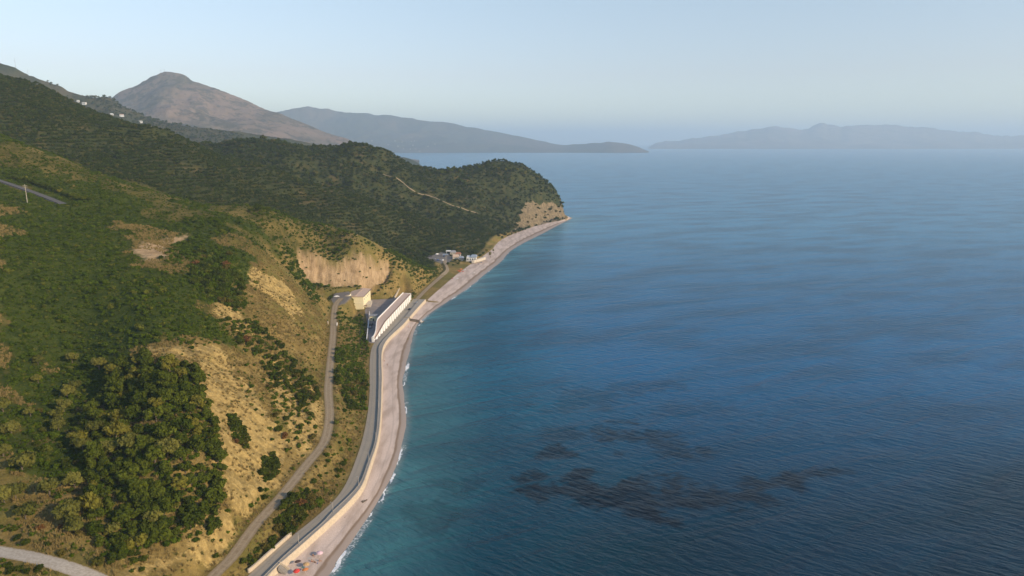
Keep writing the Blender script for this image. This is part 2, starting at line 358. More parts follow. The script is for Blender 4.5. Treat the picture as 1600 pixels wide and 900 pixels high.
olive = g.mix(g.ramp(n2, .3, .7), (.060, .062, 0.014), (.135, .112, 0.030))
olive = g.mix(g.math('MULTIPLY', g.ramp(n1, .5, .66), .8), olive, (.20, .15, 0.050))
dry = g.mix(g.ramp(g.math('ADD', g.attr('inland'), g.math('MULTIPLY', g.math('SUBTRACT', n2, .5), .9)), .3, .7), dry, olive)
c = g.mix(g.ramp(g.math('ADD', g.attr('sand'), g.math('MULTIPLY', g.math('SUBTRACT', n3, .5), .9)), .35, .65), dry, soil)
c = g.mix(g.ramp(g.math('ADD', g.attr('green'), g.math('MULTIPLY', g.math('SUBTRACT', n2, .5), .8)), .3, .7), c, lush)
c = g.mix(g.ramp(g.math('ADD', g.attr('far'), g.math('MULTIPLY', g.math('SUBTRACT', n2, .5), .5)), .3, .7), c, grove)
cut = g.mix(g.ramp(g.noise(.8, detail=5, stretch=(1, .3, .12)), .38, .66), (.46, .335, .20), (.35, .25, .145))
cut = g.mix(g.math('MULTIPLY', g.ramp(n2, .48, .66), .7), cut, (.25, .175, .095)); cut = g.mix(g.math('MULTIPLY', g.ramp(n3, .55, .75), .6), cut, (.20, .15, .075))
c = g.mix(g.attr('bare'), c, cut)
cl_ = g.noise(.35, detail=5, stretch=(1, 1, .25)); c = g.mix(g.ramp(g.math('ADD', g.attr('cliff'), g.math('SUBTRACT', cl_, .5)), .4, .6), c, g.mix(g.ramp(cl_, .4, .6), (.13, .105, .06), (.26, .20, .12)))
c = g.mix(g.attr('lot'), c, g.mix(n4, (.16, .15, .14), (.24, .22, .20)))
hgt = g.math('ADD', g.math('MULTIPLY', n3, .9), g.math('MULTIPLY', n4, .35))
M_GROUND = g.bsdf(c, .95, g.bump(hgt, .8, 1.2), spec=.05)
ground = np_mesh('hillside', np.c_[fx, fy, TZ], grid_faces(NR, NC), M_GROUND, attrs=dict(green=m_green, bare=m_bare, cliff=m_cliff, sand=m_sand, far=hill2, inland=m_inland, lot=m_lot))
tag(ground, kind='structure')

# strips that follow two edge curves
def strip(name, mat, L, Rr, zfun, ncross=6, attrs=True, kind='structure'):
    L, Rr = np.asarray(L), np.asarray(Rr); n = len(L); t = np.linspace(0, 1, ncross)
    xy = L[:, None, :2] * (1 - t[None, :, None]) + Rr[:, None, :2] * t[None, :, None]
    xy = xy.reshape(-1, 2); z = zfun(xy[:, 0], xy[:, 1], np.tile(t, n))
    cr = np.tile(t, n); al = np.repeat(np.r_[0, np.cumsum(np.hypot(*np.diff((L[:, :2] + Rr[:, :2]) / 2, axis=0).T))], ncross)
    o = np_mesh(name, np.c_[xy, z], grid_faces(n, ncross), mat, attrs=dict(across=cr, along=al))
    return tag(o, kind=kind)
def offset(line, w):                # left and right edges of a band about a centre line
    p = np.asarray(line)[:, :2]; d = np.gradient(p, axis=0); d /= np.linalg.norm(d, axis=1)[:, None]
    nrm = np.c_[-d[:, 1], d[:, 0]]; return p + nrm * w, p - nrm * w

a = NT('worn_asphalt'); nn = a.noise(1.2, detail=5); nl = a.noise(.12, detail=3)
ac = a.mix(a.ramp(nn, .3, .7), (.26, .23, .185), (.35, .315, .255)); ac = a.mix(a.ramp(nl, .38, .62), ac, (.33, .29, .23))
edge = a.math('ABSOLUTE', a.math('SUBTRACT', a.attr('across'), .5))
ac = a.mix(a.ramp(a.math('ADD', edge, a.math('MULTIPLY', a.math('SUBTRACT', nn, .5), .25)), .4, .52), ac, (.33, .26, .17))
tr = a.ramp(a.math('ABSOLUTE', a.math('SUBTRACT', edge, .2)), .12, .02)
ac = a.mix(a.math('MULTIPLY', tr, .35), ac, (.22, .21, .19))
M_ROAD = a.bsdf(ac, .9, a.bump(nn, .2, .05), spec=.2)
ys = np.linspace(150, 592, 150)
strip('road', M_ROAD, np.c_[x_rl0(ys), ys], np.c_[x_rr(ys) , ys], lambda x, y, t: ROAD_Z + 0 * x, 8)
d = NT('pale_dirt_track'); nn = d.noise(1.0, detail=5, rough=.65); ed = d.math('ABSOLUTE', d.math('SUBTRACT', d.attr('across'), .5))
dc = d.mix(d.ramp(nn, .3, .7), (.25, .19, .12), (.36, .285, .19))
ruts = d.ramp(d.math('ABSOLUTE', d.math('SUBTRACT', ed, .22)), .10, .02)
dc = d.mix(d.math('MULTIPLY', ruts, .45), dc, (.40, .33, .23))
dc = d.mix(d.ramp(d.math('ADD', ed, d.math('MULTIPLY', d.math('SUBTRACT', nn, .5), .5)), .36, .52), dc, (.24, .18, .085))
M_DIRT = d.bsdf(dc, .95, d.bump(nn, .4, .12), spec=.1)
ys = np.linspace(592, 785, 90)
strip('lane', M_DIRT, np.c_[x_rl0(ys) * .8 + x_rr(ys) * .2, ys], np.c_[x_rr(ys) * .85 + x_rl0(ys) * .15, ys], lambda x, y, t: np.maximum(zt(x, y), ROAD_Z) + .05, 6)
def smooth_z(line, lift):
    def f(x, y, t):
        return np.maximum(zt(x, y), poly_dist(x, y, line)[1]) + lift
    return f
tl, trr = offset(TRACK, 2.25); strip('track', M_DIRT, tl, trr, smooth_z(TRACK, .06), 8)
g2 = NT('grey_gravel'); nn2 = g2.noise(1.4, detail=5); gc = g2.mix(g2.ramp(nn2, .3, .7), (.32, .285, .235), (.43, .39, .33))
ed = g2.math('ABSOLUTE', g2.math('SUBTRACT', g2.attr('across'), .5))
gc = g2.mix(g2.ramp(g2.math('ADD', ed, g2.math('MULTIPLY', g2.math('SUBTRACT', nn2, .5), .4)), .38, .52), gc, (.22, .17, .085))
M_GRAVEL = g2.bsdf(gc, .95, g2.bump(nn2, .3, .08), spec=.1)
tl, trr = offset(DIRT, 2.4); strip('dirt_road', M_GRAVEL, tl, trr, smooth_z(DIRT, .06), 8)
M_HWY = (lambda q: q.bsdf(q.mix(q.noise(1.0), (.075, .075, .082), (.11, .11, .115)), .85))(NT('dark_asphalt'))
tl, trr = offset(HIGHWAY, 3.6); strip('highway', M_HWY, tl, trr, smooth_z(HIGHWAY, .12), 6)

# parking lot sheet
lp = np.array(LOT); q = NT('lot_paving'); nn = q.noise(.9, detail=5); nb = q.noise(.09, detail=2)
qc = q.mix(q.ramp(nn, .3, .7), (.24, .205, .185), (.31, .27, .245)); qc = q.mix(q.ramp(nb, .45, .6), qc, (.22, .20, .195))
M_LOT = q.bsdf(qc, .9, None, spec=.2)
bm = bmesh.new(); bm.faces.new([bm.verts.new((p[0], p[1], 3.64)) for p in LOT]); bm.normal_update()
for f in bm.faces:
    if f.normal.z < 0: f.normal_flip()
me = bpy.data.meshes.new('parking_lot'); bm.to_mesh(me); bm.free(); me.materials.append(M_LOT)
tag(link(bpy.data.objects.new('parking_lot_pavement', me)), kind='structure')

PATH1 = dense([P(u, v) for u, v in [(598, 272), (625, 282), (642, 296), (665, 305), (690, 314), (703, 320), (716, 324), (730, 329), (747, 334)]], 5)
tl, trr = offset(PATH1, .9); strip('hill_path', M_DIRT, tl, trr, lambda x, y, t: zt(x, y) + .35, 4)
# beach
b = NT('pebble_beach'); nn = b.noise(2.5, detail=5, rough=.7); nl = b.noise(.12, detail=4, stretch=(1.6, .35, 1)); acr = b.attr('across')
bc = b.mix(b.ramp(nn, .3, .7), (.47, .38, .325), (.63, .52, .455)); bc = b.mix(b.math('MULTIPLY', b.ramp(nl, .4, .65), .75), bc, (.35, .275, .225))
wv = b.math('ADD', acr, b.math('MULTIPLY', b.math('SUBTRACT', nl, .5), .18))
bc = b.mix(b.ramp(wv, .70, .76), bc, (.23, .165, .115)); bc = b.mix(b.ramp(wv, .79, .86), bc, (.33, .265, .22))
bc = b.mix(b.ramp(b.math('ABSOLUTE', b.math('SUBTRACT', wv, .48)), .05, .01, 0, .35), bc, (.33, .27, .23))
M_BEACH = b.bsdf(bc, b.ramp(wv, .75, .95, .9, .45), b.bump(nn, .35, .2), spec=.25)
ys = np.exp(np.linspace(math.log(120), math.log(1300), 420))
nc = 26; tcr = np.linspace(0, 1, nc); L = x_base(ys); Rw = x_water(ys) + 3
Xb = L[:, None] * (1 - tcr) + Rw[:, None] * tcr; Yb = np.repeat(ys[:, None], nc, 1)
lump = fbm(Xb / 5, Yb / 14, 31) * .16 * np.sin(np.pi * tcr)[None] ** .6
tt = np.clip((Xb - x_base(Yb)) / (x_water(Yb) - x_base(Yb)), 0, 1.4); zbb = np.where(Yb < 590, 1.5, 2.2)
Zb = np.where(tt < 1, zbb * np.clip(1 - tt, 0, 1) ** .8, -(tt - 1) * 2) + lump + .06
tag(np_mesh('beach', np.c_[Xb.ravel(), Yb.ravel(), Zb.ravel()], grid_faces(len(ys), nc), M_BEACH, attrs=dict(across=tt.ravel())), kind='structure')

# ------------------------------------------------------------------ sea
sy = np.r_[np.exp(np.linspace(math.log(120), math.log(1500), 620)), np.exp(np.linspace(math.log(1510), math.log(44000), 60))]
nq = 520; sq = np.linspace(-1, 1, nq); sq = np.where(sq < 0, sq * .38 - .05, sq * 1.0 - .05) if False else np.r_[np.linspace(-.85, -.42, 14), np.linspace(-.40, .30, 420), np.linspace(.305, 1.0, 110)]
nq = len(sq); SY, SQ = np.meshgrid(sy, sq, indexing='ij'); SX = SQ * SY
sx, syy = SX.ravel(), SY.ravel()
shore = np.where(syy < 1300, sx - x_water(np.minimum(syy, 2500)), np.hypot(sx - 108, syy - 1275) + 3)
# seagrass beds on the sea floor, as ellipses (photo place, half length, half width in m, bearing)
beds = [((960, 765), 20, 6, 10), ((870, 765), 17, 5, 0), ((985, 790), 11, 6, -20), ((930, 775), 16, 6, -12), ((1020, 785), 14, 5, 10), ((1035, 812), 7, 2.5, -20), ((905, 742), 9, 4, 30), ((975, 680), 17, 10, 10), ((1045, 700), 14, 7, -30),
        ((865, 705), 7, 6, 30), ((1150, 775), 16, 6, 20), ((1210, 755), 14, 5, 25), ((1270, 742), 14, 4, 10), ((1090, 783), 9, 4, 10), ((930, 620), 25, 12, 20), ((990, 605), 22, 10, 10), ((685, 800), 10, 8, 40),
        ((820, 745), 8, 4, 0), ((890, 680), 12, 6, 10), ((1070, 640), 26, 9, 10), ((1450, 640), 30, 14, 0), ((720, 760), 9, 7, 0)]
wt = [1, 1, 1, 1, .85, 1, 1, .8, .7, .9, 1, .95, .9, 1, .4, .4, .35, .9, .5, .3, .2, .3]
bed = np.zeros(sx.shape)
for ((u, v), a_, b_, br), k in zip(beds, wt):
    c0 = W(u, v, 0); s_ = (np.abs(sx - c0[0]) < 90) & (np.abs(syy - c0[1]) < 90)
    dx, dy = sx[s_] - c0[0], syy[s_] - c0[1]; cb, sb = math.cos(R(br)), math.sin(R(br))
    e = np.hypot((dx * cb + dy * sb) / a_ / 1.2, (-dx * sb + dy * cb) / b_ / 1.3) + fbm(sx[s_] / 10, syy[s_] / 8, 77, 5) * 1.1 + fbm(sx[s_] / 2.5, syy[s_] / 2.5, 78, 3) * .5
    bed[s_] = np.maximum(bed[s_], k * sstep(1.35, .45, e))
foamspots = [((636, 573), 14, 2.0), ((708, 466), 9, 1.6), ((612, 712), 12, .9), ((600, 745), 10, .8), ((588, 772), 12, .8), ((525, 872), 8, 1.0), ((515, 890), 5, 1.1), ((760, 424), 6, 1.2), ((732, 447), 6, .9), ((650, 508), 5, 1.2), ((634, 640), 9, .8), ((629, 600), 6, .7), ((795, 396), 8, 1.0), ((850, 364), 12, 1.0), ((878, 350), 10, 1.0), ((560, 810), 6, .6)]
foam = .5 * sstep(3.6, 1.0, np.abs(shore - 1.2)) * sstep(-.2, .35, fbm(sx / 9, syy / 15, 55))
for (u, v), ln, wd in foamspots:
    c0 = W(u, v, 0); s_ = np.abs(syy - c0[1]) < ln * 2
    off = shore[s_] - (wd * .5 + .4) - fbm(syy[s_] / 5, syy[s_] / 5, 5) * 1.6; lw = wd * (.35 + .65 * sstep(-.3, .3, fbm(syy[s_] / 3.5, 0 * syy[s_], 6)))
    foam[s_] = np.maximum(foam[s_], sstep(lw * 1.3, lw * .2, np.abs(off)) * sstep(ln, ln * .2, np.abs(syy[s_] - c0[1] + fbm(syy[s_] / 3, sx[s_] / 3, 8) * 3)))
s = NT('sea_water'); ob = s.coord()
def wave(scale, ang, stretch, detail=3, rough=.55, dist=0): return s.noise(scale, ob, detail, rough, dist, stretch=stretch, rot=R(ang))
w1 = wave(.34, -32, (.28, 1, 1), 3, .55, .4); w2 = wave(.065, 24, (.30, 1, 1), 3, .5, .6); w3 = wave(.8, -24, (.30, 1, 1), 3, .6); w4 = wave(.02, 20, (.4, 1, 1), 2)
sh = s.attr('shore')
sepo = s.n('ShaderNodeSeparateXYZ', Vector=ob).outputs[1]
shoal_fade = s.mix(s.ramp(sepo, 190, 420), (.003, .045, .072), (.006, .110, .185)); shoal_fade = s.mix(s.ramp(sepo, 450, 1100), shoal_fade, (.052, .215, .335)); col = s.mix(s.ramp(sh, 0, 55), s.mix(s.ramp(sepo, 300, 1100), (.050, .17, .19), (.09, .26, .33)), shoal_fade)  # inshore water: darkening close by and haze far off are painted in
sep = s.n('ShaderNodeSeparateXYZ', Vector=ob); fade_y = s.math('ADD', sep.outputs[1], s.math('MULTIPLY', s.math('SUBTRACT', w4, .5), 160))
deep_fade = s.mix(s.ramp(fade_y, 190, 420), (.0012, .017, .030), (.003, .105, .245)); deep_fade = s.mix(s.ramp(fade_y, 400, 1200), deep_fade, (.052, .21, .345))  # vignette nearby, haze and sky reflection far out, put into the water colour
col = s.mix(s.ramp(sh, 30, 150), col, deep_fade)
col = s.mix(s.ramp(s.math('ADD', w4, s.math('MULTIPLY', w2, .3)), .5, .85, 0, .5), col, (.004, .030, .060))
col = s.mix(s.ramp(sh, -2, 5, .85, 0), col, (.26, .27, .25))
col = s.mix(s.math('MULTIPLY', s.math('MULTIPLY', s.attr('bed'), s.ramp(w1, .3, .6, .6, 1)), .96), col, (.001, .004, .010))
fm = s.ramp(s.math('ADD', s.attr('foam'), s.math('MULTIPLY', s.math('SUBTRACT', s.noise(1.1, ob, 5, .7), .5), 1.1)), .42, .75)
col = s.mix(fm, col, (.82, .84, .85))
hh = s.math('ADD', s.math('ADD', s.math('MULTIPLY', w1, 1.15), s.math('MULTIPLY', w2, 2.4)), s.math('MULTIPLY', w3, .45))
nb_ = s.bump(hh, 1.0, 1.15)
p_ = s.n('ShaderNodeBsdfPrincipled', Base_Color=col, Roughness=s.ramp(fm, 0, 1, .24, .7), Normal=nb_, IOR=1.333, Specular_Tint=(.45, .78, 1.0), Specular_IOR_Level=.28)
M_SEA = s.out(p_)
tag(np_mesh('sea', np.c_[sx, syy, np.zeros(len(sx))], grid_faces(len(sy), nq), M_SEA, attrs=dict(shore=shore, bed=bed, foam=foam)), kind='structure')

# ------------------------------------------------------------------ far mountains, each its own land
def land(name, mat, crest, Yc, Yf, zf, Yb=None, amp=.10, scale=900, seed=0, nu=320, ns=70, ridge=1.1, back=0.0, jag=.8):
    c = dense([(u, v) for u, v in crest], 10); us = np.linspace(c[0, 0], c[-1, 0], nu); vs = np.interp(us, c[:, 0], c[:, 1]) + fbm(us / 14, us * 0, seed + 50, 4) * jag
    ycr = Yc(us) if callable(Yc) else np.full(nu, float(Yc)); yf = Yf(us) if callable(Yf) else np.full(nu, float(Yf)); z0 = zf(us) if callable(zf) else np.full(nu, float(zf))
    zc = np.array([D(u, v, y)[2] for u, v, y in zip(us, vs, ycr)])
    T = np.linspace(0, 1.5, ns); t = np.minimum(T, 1)[None, :]
    Y = yf[:, None] + (ycr - yf)[:, None] * T[None, :]
    prof = t ** ridge * (1 - .25 * np.sin(np.pi * t)); bk = np.clip((T - 1) / .5, 0, 1)[None, :]
    Z = z0[:, None] + (zc - z0)[:, None] * prof
    Z = Z * (1 - bk) + (z0[:, None] - 30) * bk
    X = np.array([[DZ(u, y, 0)[0] for y in row] for u, row in zip(us, Y)])
    rid = 1 - np.abs(fbm(X / scale, Y / scale, seed, 6)) * 2
    Z = Z + (rid - .55) * amp * np.maximum(zc - z0, 20)[:, None] * np.sin(np.pi * np.clip(T / 1.0, 0, 1))[None, :] ** .7
    Z = Z + fbm(X / (scale * .12), Y / (scale * .12), seed + 5, 4) * amp * .16 * np.maximum(zc - z0, 20)[:, None] * (1 - bk) * np.clip(T * 4, 0, 1)[None, :]
    X = (us[:, None] - 800) / FOC * (Y * CP + (CAM_H - Z) * SP)
    o = np_mesh(name, np.c_[X.ravel(), Y.ravel(), Z.ravel()], grid_faces(nu, ns)[:, ::-1], mat, attrs=dict(rise=(np.repeat(t, nu, 0)).ravel()))
    tag(o, kind='structure'); return us, Y, Z, X
def land_mat(name, base, patch, bush, s1, s2, s3, k=.6):
    q = NT(name); a1 = q.noise(s1, detail=5); a2 = q.noise(s2, detail=5, rough=.65); a3 = q.noise(s3, detail=3, rough=.7)
    c = q.mix(q.ramp(a1, .4, .62), base, patch); c = q.mix(q.math('MULTIPLY', q.ramp(q.math('ADD', a2, q.math('MULTIPLY', q.math('SUBTRACT', a3, .5), .7)), .47, .60), k), c, bush)
    return q.bsdf(c, .95, q.bump(q.math('ADD', a2, q.math('MULTIPLY', a3, .3)), .7, 14), spec=.05)
M_BROWN = land_mat('brown_mountain', (.20, .148, .115), (.14, .115, .085), (.055, .056, .040), .0022, .007, .035, .8)
M_CAPE = land_mat('scrub_cape', (.075, .075, .05), (.12, .095, .065), (.045, .05, .035), .0015, .006, .02)
M_ISLE = land_mat('island_rock', (.14, .12, .09), (.22, .18, .14), (.08, .08, .06), .0008, .003, .01)
M_GREENH = land_mat('wooded_hill', (.04, .05, .024), (.07, .068, .034), (.022, .032, .016), .006, .02, .07)
land('island_hills', M_ISLE, [(1012, 231), (1030, 223), (1060, 219), (1100, 213), (1140, 208), (1170, 203), (1200, 198), (1215, 197), (1235, 200), (1255, 202), (1270, 197), (1283, 194), (1300, 197), (1320, 197), (1350, 194), (1400, 197), (1450, 199), (1500, 204), (1540, 210), (1560, 213), (1590, 212), (1640, 214), (1700, 218)], 17500, 14600, -3, amp=.34, scale=2600, seed=3, jag=2.6)
land('cape_hills', M_CAPE, [(330, 190), (400, 180), (445, 173), (465, 169), (490, 168), (520, 173), (560, 177), (600, 180), (640, 185), (700, 192), (740, 200), (790, 209), (840, 219), (868, 225), (890, 226), (930, 223), (960, 222), (985, 226), (1000, 231), (1014, 236.5)], lambda u: 11000 - 1200 * sstep(800, 1000, u), lambda u: 9300 - 0 * u, -2, amp=.26, scale=1500, seed=8)
land('mountain', M_BROWN, [(40, 235), (100, 195), (150, 165), (180, 148), (215, 131), (240, 116), (256, 113), (272, 114.5), (290, 119), (315, 128), (360, 146), (410, 167), (450, 182), (500, 203), (545, 218), (590, 233), (625, 245), (655, 250)], lambda u: 5200 - 500 * sstep(350, 650, u), lambda u: 3300 + 1700 * sstep(400, 640, u) * .7, lambda u: 60 - 65 * sstep(350, 600, u), amp=.23, scale=900, jag=.3, seed=14, nu=420, ns=110)
land('wooded_hills', M_GREENH, [(180, 215), (240, 200), (300, 199), (350, 203), (400, 210), (450, 217), (500, 228), (530, 240), (560, 252)], 2700, 2250, 20, amp=.15, scale=260, seed=22)
land('headland_hill', M_GREENH, [(560, 272), (590, 257), (612, 248), (630, 245), (645, 249), (658, 258), (668, 268)], 3300, 3000, -3, amp=.1, scale=120, seed=29, nu=120, ns=50)

HILL4 = land('ridge_hill', land_mat('ridge_scrub', (.05, .055, .024), (.10, .082, .045), (.025, .034, .014), .005, .016, .06), [(-260, 10), (-150, 45), (-60, 78), (0, 97), (30, 108), (60, 121), (90, 132), (120, 145), (145, 150), (172, 152), (195, 166), (225, 180), (260, 190), (300, 198), (340, 204), (390, 214), (440, 226)], 2500, 1750, 20, amp=.12, scale=300, seed=41, nu=360, ns=110, jag=1.2)
_hm = bpy.data.objects['ridge_hill'].data.materials[0]
# ------------------------------------------------------------------ vegetation
def foliage_mat(name, dark, light, dry=None, trans=.22):
    q = NT(name); rnd = q.n('ShaderNodeObjectInfo').outputs['Random']; tint = q.attr('tint')
    c = q.mix(q.math('ADD', q.math('MULTIPLY', rnd, .5), q.math('MULTIPLY', tint, .5)), dark, light)
    if dry: c = q.mix(q.ramp(rnd, .86, .9, 0, .75), c, dry)
    df = q.n('ShaderNodeBsdfDiffuse', Color=c); tr = q.n('ShaderNodeBsdfTranslucent', Color=c)
    return q.out(q.n('ShaderNodeMixShader', _0=trans, _1=df, _2=tr))
M_OLIVE = foliage_mat('olive_leaves', (.060, .072, 0.015), (.210, .200, 0.046))
M_EVERG = foliage_mat('evergreen_leaves', (.016, .034, .004), (.135, .160, .020), (.19, .17, .03))
M_SHRUB = foliage_mat('shrub_leaves', (.013, .028, .004), (.095, .115, .014), (.11, .085, .022))
M_SCRUB = foliage_mat('scrub_leaves', (.022, .046, .004), (.118, .165, .014), (.13, .135, .025))
M_GROVE = foliage_mat('grove_leaves', (.018, .034, .008), (.082, .110, .026), (.12, .11, .03))
M_GRASS = foliage_mat('dry_grass_blades', (.20, .15, .055), (.34, .26, .105), (.10, .11, .025), .1)
M_RUST = foliage_mat('russet_leaves', (.12, .06, .02), (.22, .11, .04))
bq = NT('bark'); M_BARK = bq.bsdf(bq.mix(bq.noise(3.0), (.09, .07, .05), (.17, .14, .11)), .95)

def unit(n, r):
    v = r.normal(size=(n, 3)); return v / np.linalg.norm(v, axis=1)[:, None]
def crown_mesh(name, mat, seed, rx, rz, zc, nl, per, leaf, lobe=.45, flat=.75, skirt=0.0):
    r = np.random.default_rng(seed); V = []; T = []
    for k in range(nl):
        d = unit(1, r)[0]; rad = r.uniform(.35, .80) if k else 0
        c = np.array([d[0] * rx * rad, d[1] * rx * rad, zc + (d[2] * rz * rad if d[2] > -.4 else -.4 * rz * rad)])
        R0 = rx * lobe * r.uniform(.65, 1.15); tn = r.uniform(0, 1)
        n = unit(per, r); n[:, 2] = np.where(n[:, 2] < -.35 - skirt, -n[:, 2], n[:, 2])
        p = c + n * R0 * np.array([1, 1, flat]) * (r.uniform(.55, 1.08, (per, 1)))
        nn = n + r.normal(size=(per, 3)) * .55; nn /= np.linalg.norm(nn, axis=1)[:, None]
        a = np.cross(nn, unit(per, r)); a /= np.linalg.norm(a, axis=1)[:, None] + 1e-9; b_ = np.cross(nn, a)
        sz = leaf * r.uniform(.55, 1.25, (per, 1))
        q = np.stack([p + a * sz, p + b_ * sz * .62, p - a * sz, p - b_ * sz * .62], 1); V.append(q.reshape(-1, 3))
        T.append(np.repeat(np.clip(tn * .6 + r.uniform(0, .4, per), 0, 1), 4))
    V = np.concatenate(V); F = np.arange(len(V)).reshape(-1, 4)
    o = np_mesh(name, V, F, mat, False, attrs=dict(tint=np.concatenate(T))); COL.objects.unlink(o); return o.data
def tube_np(p0, p1, r0, r1, n=7):
    p0, p1 = np.array(p0, float), np.array(p1, float); d = p1 - p0; d /= np.linalg.norm(d)
    a = np.cross(d, [0, 0, 1.]) if abs(d[2]) < .9 else np.cross(d, [1., 0, 0]); a /= np.linalg.norm(a); b_ = np.cross(d, a)
    th = np.arange(n) * 2 * np.pi / n; ring = np.cos(th)[:, None] * a + np.sin(th)[:, None] * b_
    return np.r_[p0 + ring * r0, p1 + ring * r1], np.array([[i, (i + 1) % n, n + (i + 1) % n, n + i] for i in range(n)])
def trunk_mesh(name, h, r0, seed, limbs=4, spread=1.2):
    r = np.random.default_rng(seed); V = []; F = []; n = 0
    segs = [((0, 0, -.8), (r.normal() * .12, r.normal() * .12, h * .45), r0, r0 * .75)]
    base = segs[0][1]
    for k in range(limbs):
        a = k * 2 * np.pi / limbs + r.uniform(0, .8); segs.append((base, (base[0] + math.cos(a) * spread, base[1] + math.sin(a) * spread, h * r.uniform(.85, 1.15)), r0 * .6, r0 * .2))
    for p0, p1, a, b_ in segs:
        v, f = tube_np(p0, p1, a, b_); V.append(v); F.append(f + n); n += len(v)
    o = np_mesh(name, np.concatenate(V), np.concatenate(F), M_BARK); COL.objects.unlink(o); return o.data

CR_OLIVE = [crown_mesh('crown', M_OLIVE, 100 + k, 2.5, 2.0, 2.5, 14 + k, 95, .40) for k in range(5)]
CR_EVER = [crown_mesh('crown', M_EVERG, 200 + k, 2.3, 1.9, 2.3, 12 + k, 95, .40, skirt=.3) for k in range(6)]
CR_TALL = [crown_mesh('crown', M_OLIVE, 300 + k, 1.6, 3.4, 4.6, 14, 90, .32) for k in range(2)]
TR_OLIVE = [trunk_mesh('trunk', 2.5, .20, k, 4, 1.1) for k in range(3)]
CR_SHRUB = [crown_mesh('crown', M_SHRUB, 400 + k, 1.15, .75, .7, 8 + k % 3, 75, .20, lobe=.5, skirt=.4) for k in range(5)]
CR_RUST = [crown_mesh('crown', M_RUST, 450, 1.15, .7, .7, 8, 75, .20, lobe=.5, skirt=.4)]
TR_SHRUB = trunk_mesh('stem', .9, .06, 9, 3, .4)

def slope(x, y): return np.hypot((zt(x + 1, y) - zt(x - 1, y)) / 2, (zt(x, y + 1) - zt(x, y - 1)) / 2)
def make_plant(kind, crown, trunk, x, y, sc, label, cat, group, tname, sz=1.0):
    z = float(zt(x, y)) - .1
    e = link(bpy.data.objects.new(kind, None)); e.location = (x, y, z); e.rotation_euler = (0, 0, random.uniform(0, 6.28)); e.scale = (sc, sc, sc * sz); e.empty_display_size = .1
    tag(e, label, cat, group)
    link(bpy.data.objects.new('crown', crown), e); link(bpy.data.objects.new(tname, trunk), e); return e
def poisson(poly, spacing, n=6000, seed=1, taken=None):
    r = np.random.default_rng(seed); p = np.array(poly); lo, hi = p.min(0), p.max(0); out = list(taken or []); k0 = len(out); cell = {}
    def key(q): return int(q[0] // spacing), int(q[1] // spacing)
    for q in out: cell.setdefault(key(q), []).append(q)
    xs = r.uniform(lo, hi, (n, 2)); xs = xs[in_poly(xs[:, 0], xs[:, 1], poly)]
    for q in xs:
        i, j = key(q)
        if all((q[0] - w[0]) ** 2 + (q[1] - w[1]) ** 2 > spacing ** 2 for a in (-1, 0, 1) for b_ in (-1, 0, 1) for w in cell.get((i + a, j + b_), [])):
            out.append(tuple(q)); cell.setdefault((i, j), []).append(tuple(q))
    return out[k0:]
def off_roads(x, y, m=3.4):
    x, y = np.atleast_1d(x), np.atleast_1d(y)
    d = np.minimum.reduce([poly_dist(x, y, L)[0] for L in (TRACK, DIRT)]); d2 = poly_dist(x, y, HIGHWAY)[0]
    e = np.maximum.reduce([poly_edge(x, y, p) for p in (LOT, UPPER, FARLOT)])
    return (d > m) & (d2 > 5) & (e < -1.0) & (x_foot(y) - x > 1.4)

def mask_at(m, x, y):
    M = m.reshape(NR, NC); r = np.clip((np.log(y) - math.log(GY0)) / (math.log(GY1) - math.log(GY0)) * (NR - 1), 0, NR - 1).round().astype(int)
    c = np.clip((x / y - GQ0) / (GQ1 - GQ0) * (NC - 1), 0, NC - 1).round().astype(int); return M[r, c]
# olive trees in the hollow and beside the gravel road: centre of the crown in the photo, size factor, label
OL = [((35, 722), 1.25, 'tall yellow-green olive tree with a domed crown above the gravel road'), ((78, 762), 1.1, 'olive tree nearest the thicket, in the row just above the gravel road'),
      ((118, 752), 1.05, 'olive tree against the west edge of the dark thicket'), ((108, 800), 1.15, 'large ragged olive tree at the foot of the thicket'), ((118, 822), .95, 'small olive tree at the lowest corner of the thicket'),
      ((40, 800), .95, 'round olive tree lowest in the row above the gravel road'), ((25, 768), 1.05, 'broad olive tree in the row above the gravel road, beneath the tallest one'), ((8, 775), 1.0, 'olive tree cut by the picture edge above the gravel road'),
      ((18, 668), .95, 'lone grey-green olive tree on the dark grassy hollow'), ((5, 632), 1.0, 'olive tree at the picture edge above the hollow'), ((5, 702), .95, 'olive tree at the picture edge below the lone one'),
      ((155, 565), 1.15, 'silvery olive tree standing at the head of the hollow behind the knoll'), ((105, 610), .95, 'silvery olive tree uppermost in the file along the hollow'), ((118, 600), .85, 'twin of the uppermost olive tree in the file along the hollow'),
      ((100, 632), .95, 'olive tree second in the file running down the hollow'), ((88, 645), .95, 'olive tree third in the file running down the hollow'), ((92, 662), .9, 'olive tree lowest in the file running down the hollow'),
      ((48, 642), .7, 'small grey olive bush tree alone in the shaded hollow'), ((113, 556), .9, 'olive tree at the top end of the hollow beside a bare twig'), ((60, 560), .8, 'dull olive tree on the green slope over the hollow'),
      ((130, 692), 1.0, 'pale olive tree leaning into the west side of the thicket'), ((150, 668), 1.1, 'large pale olive crown breaking out of the thicket canopy'), ((208, 690), 1.25, 'bright rounded olive crown in the middle of the thicket'),
      ((262, 700), 1.2, 'broad bright crown on the seaward half of the thicket'), ((172, 700), 1.0, 'slim pale crown between two bright crowns in the thicket'), ((240, 808), .9, 'pale crown near the lower hem of the thicket'),
      ((175, 830), .8, 'low grey-green tree under the thicket near the gravel road'), ((60, 590), .7, 'grey olive tree at the lower rim of the green slope')]
k = 0; taken = []
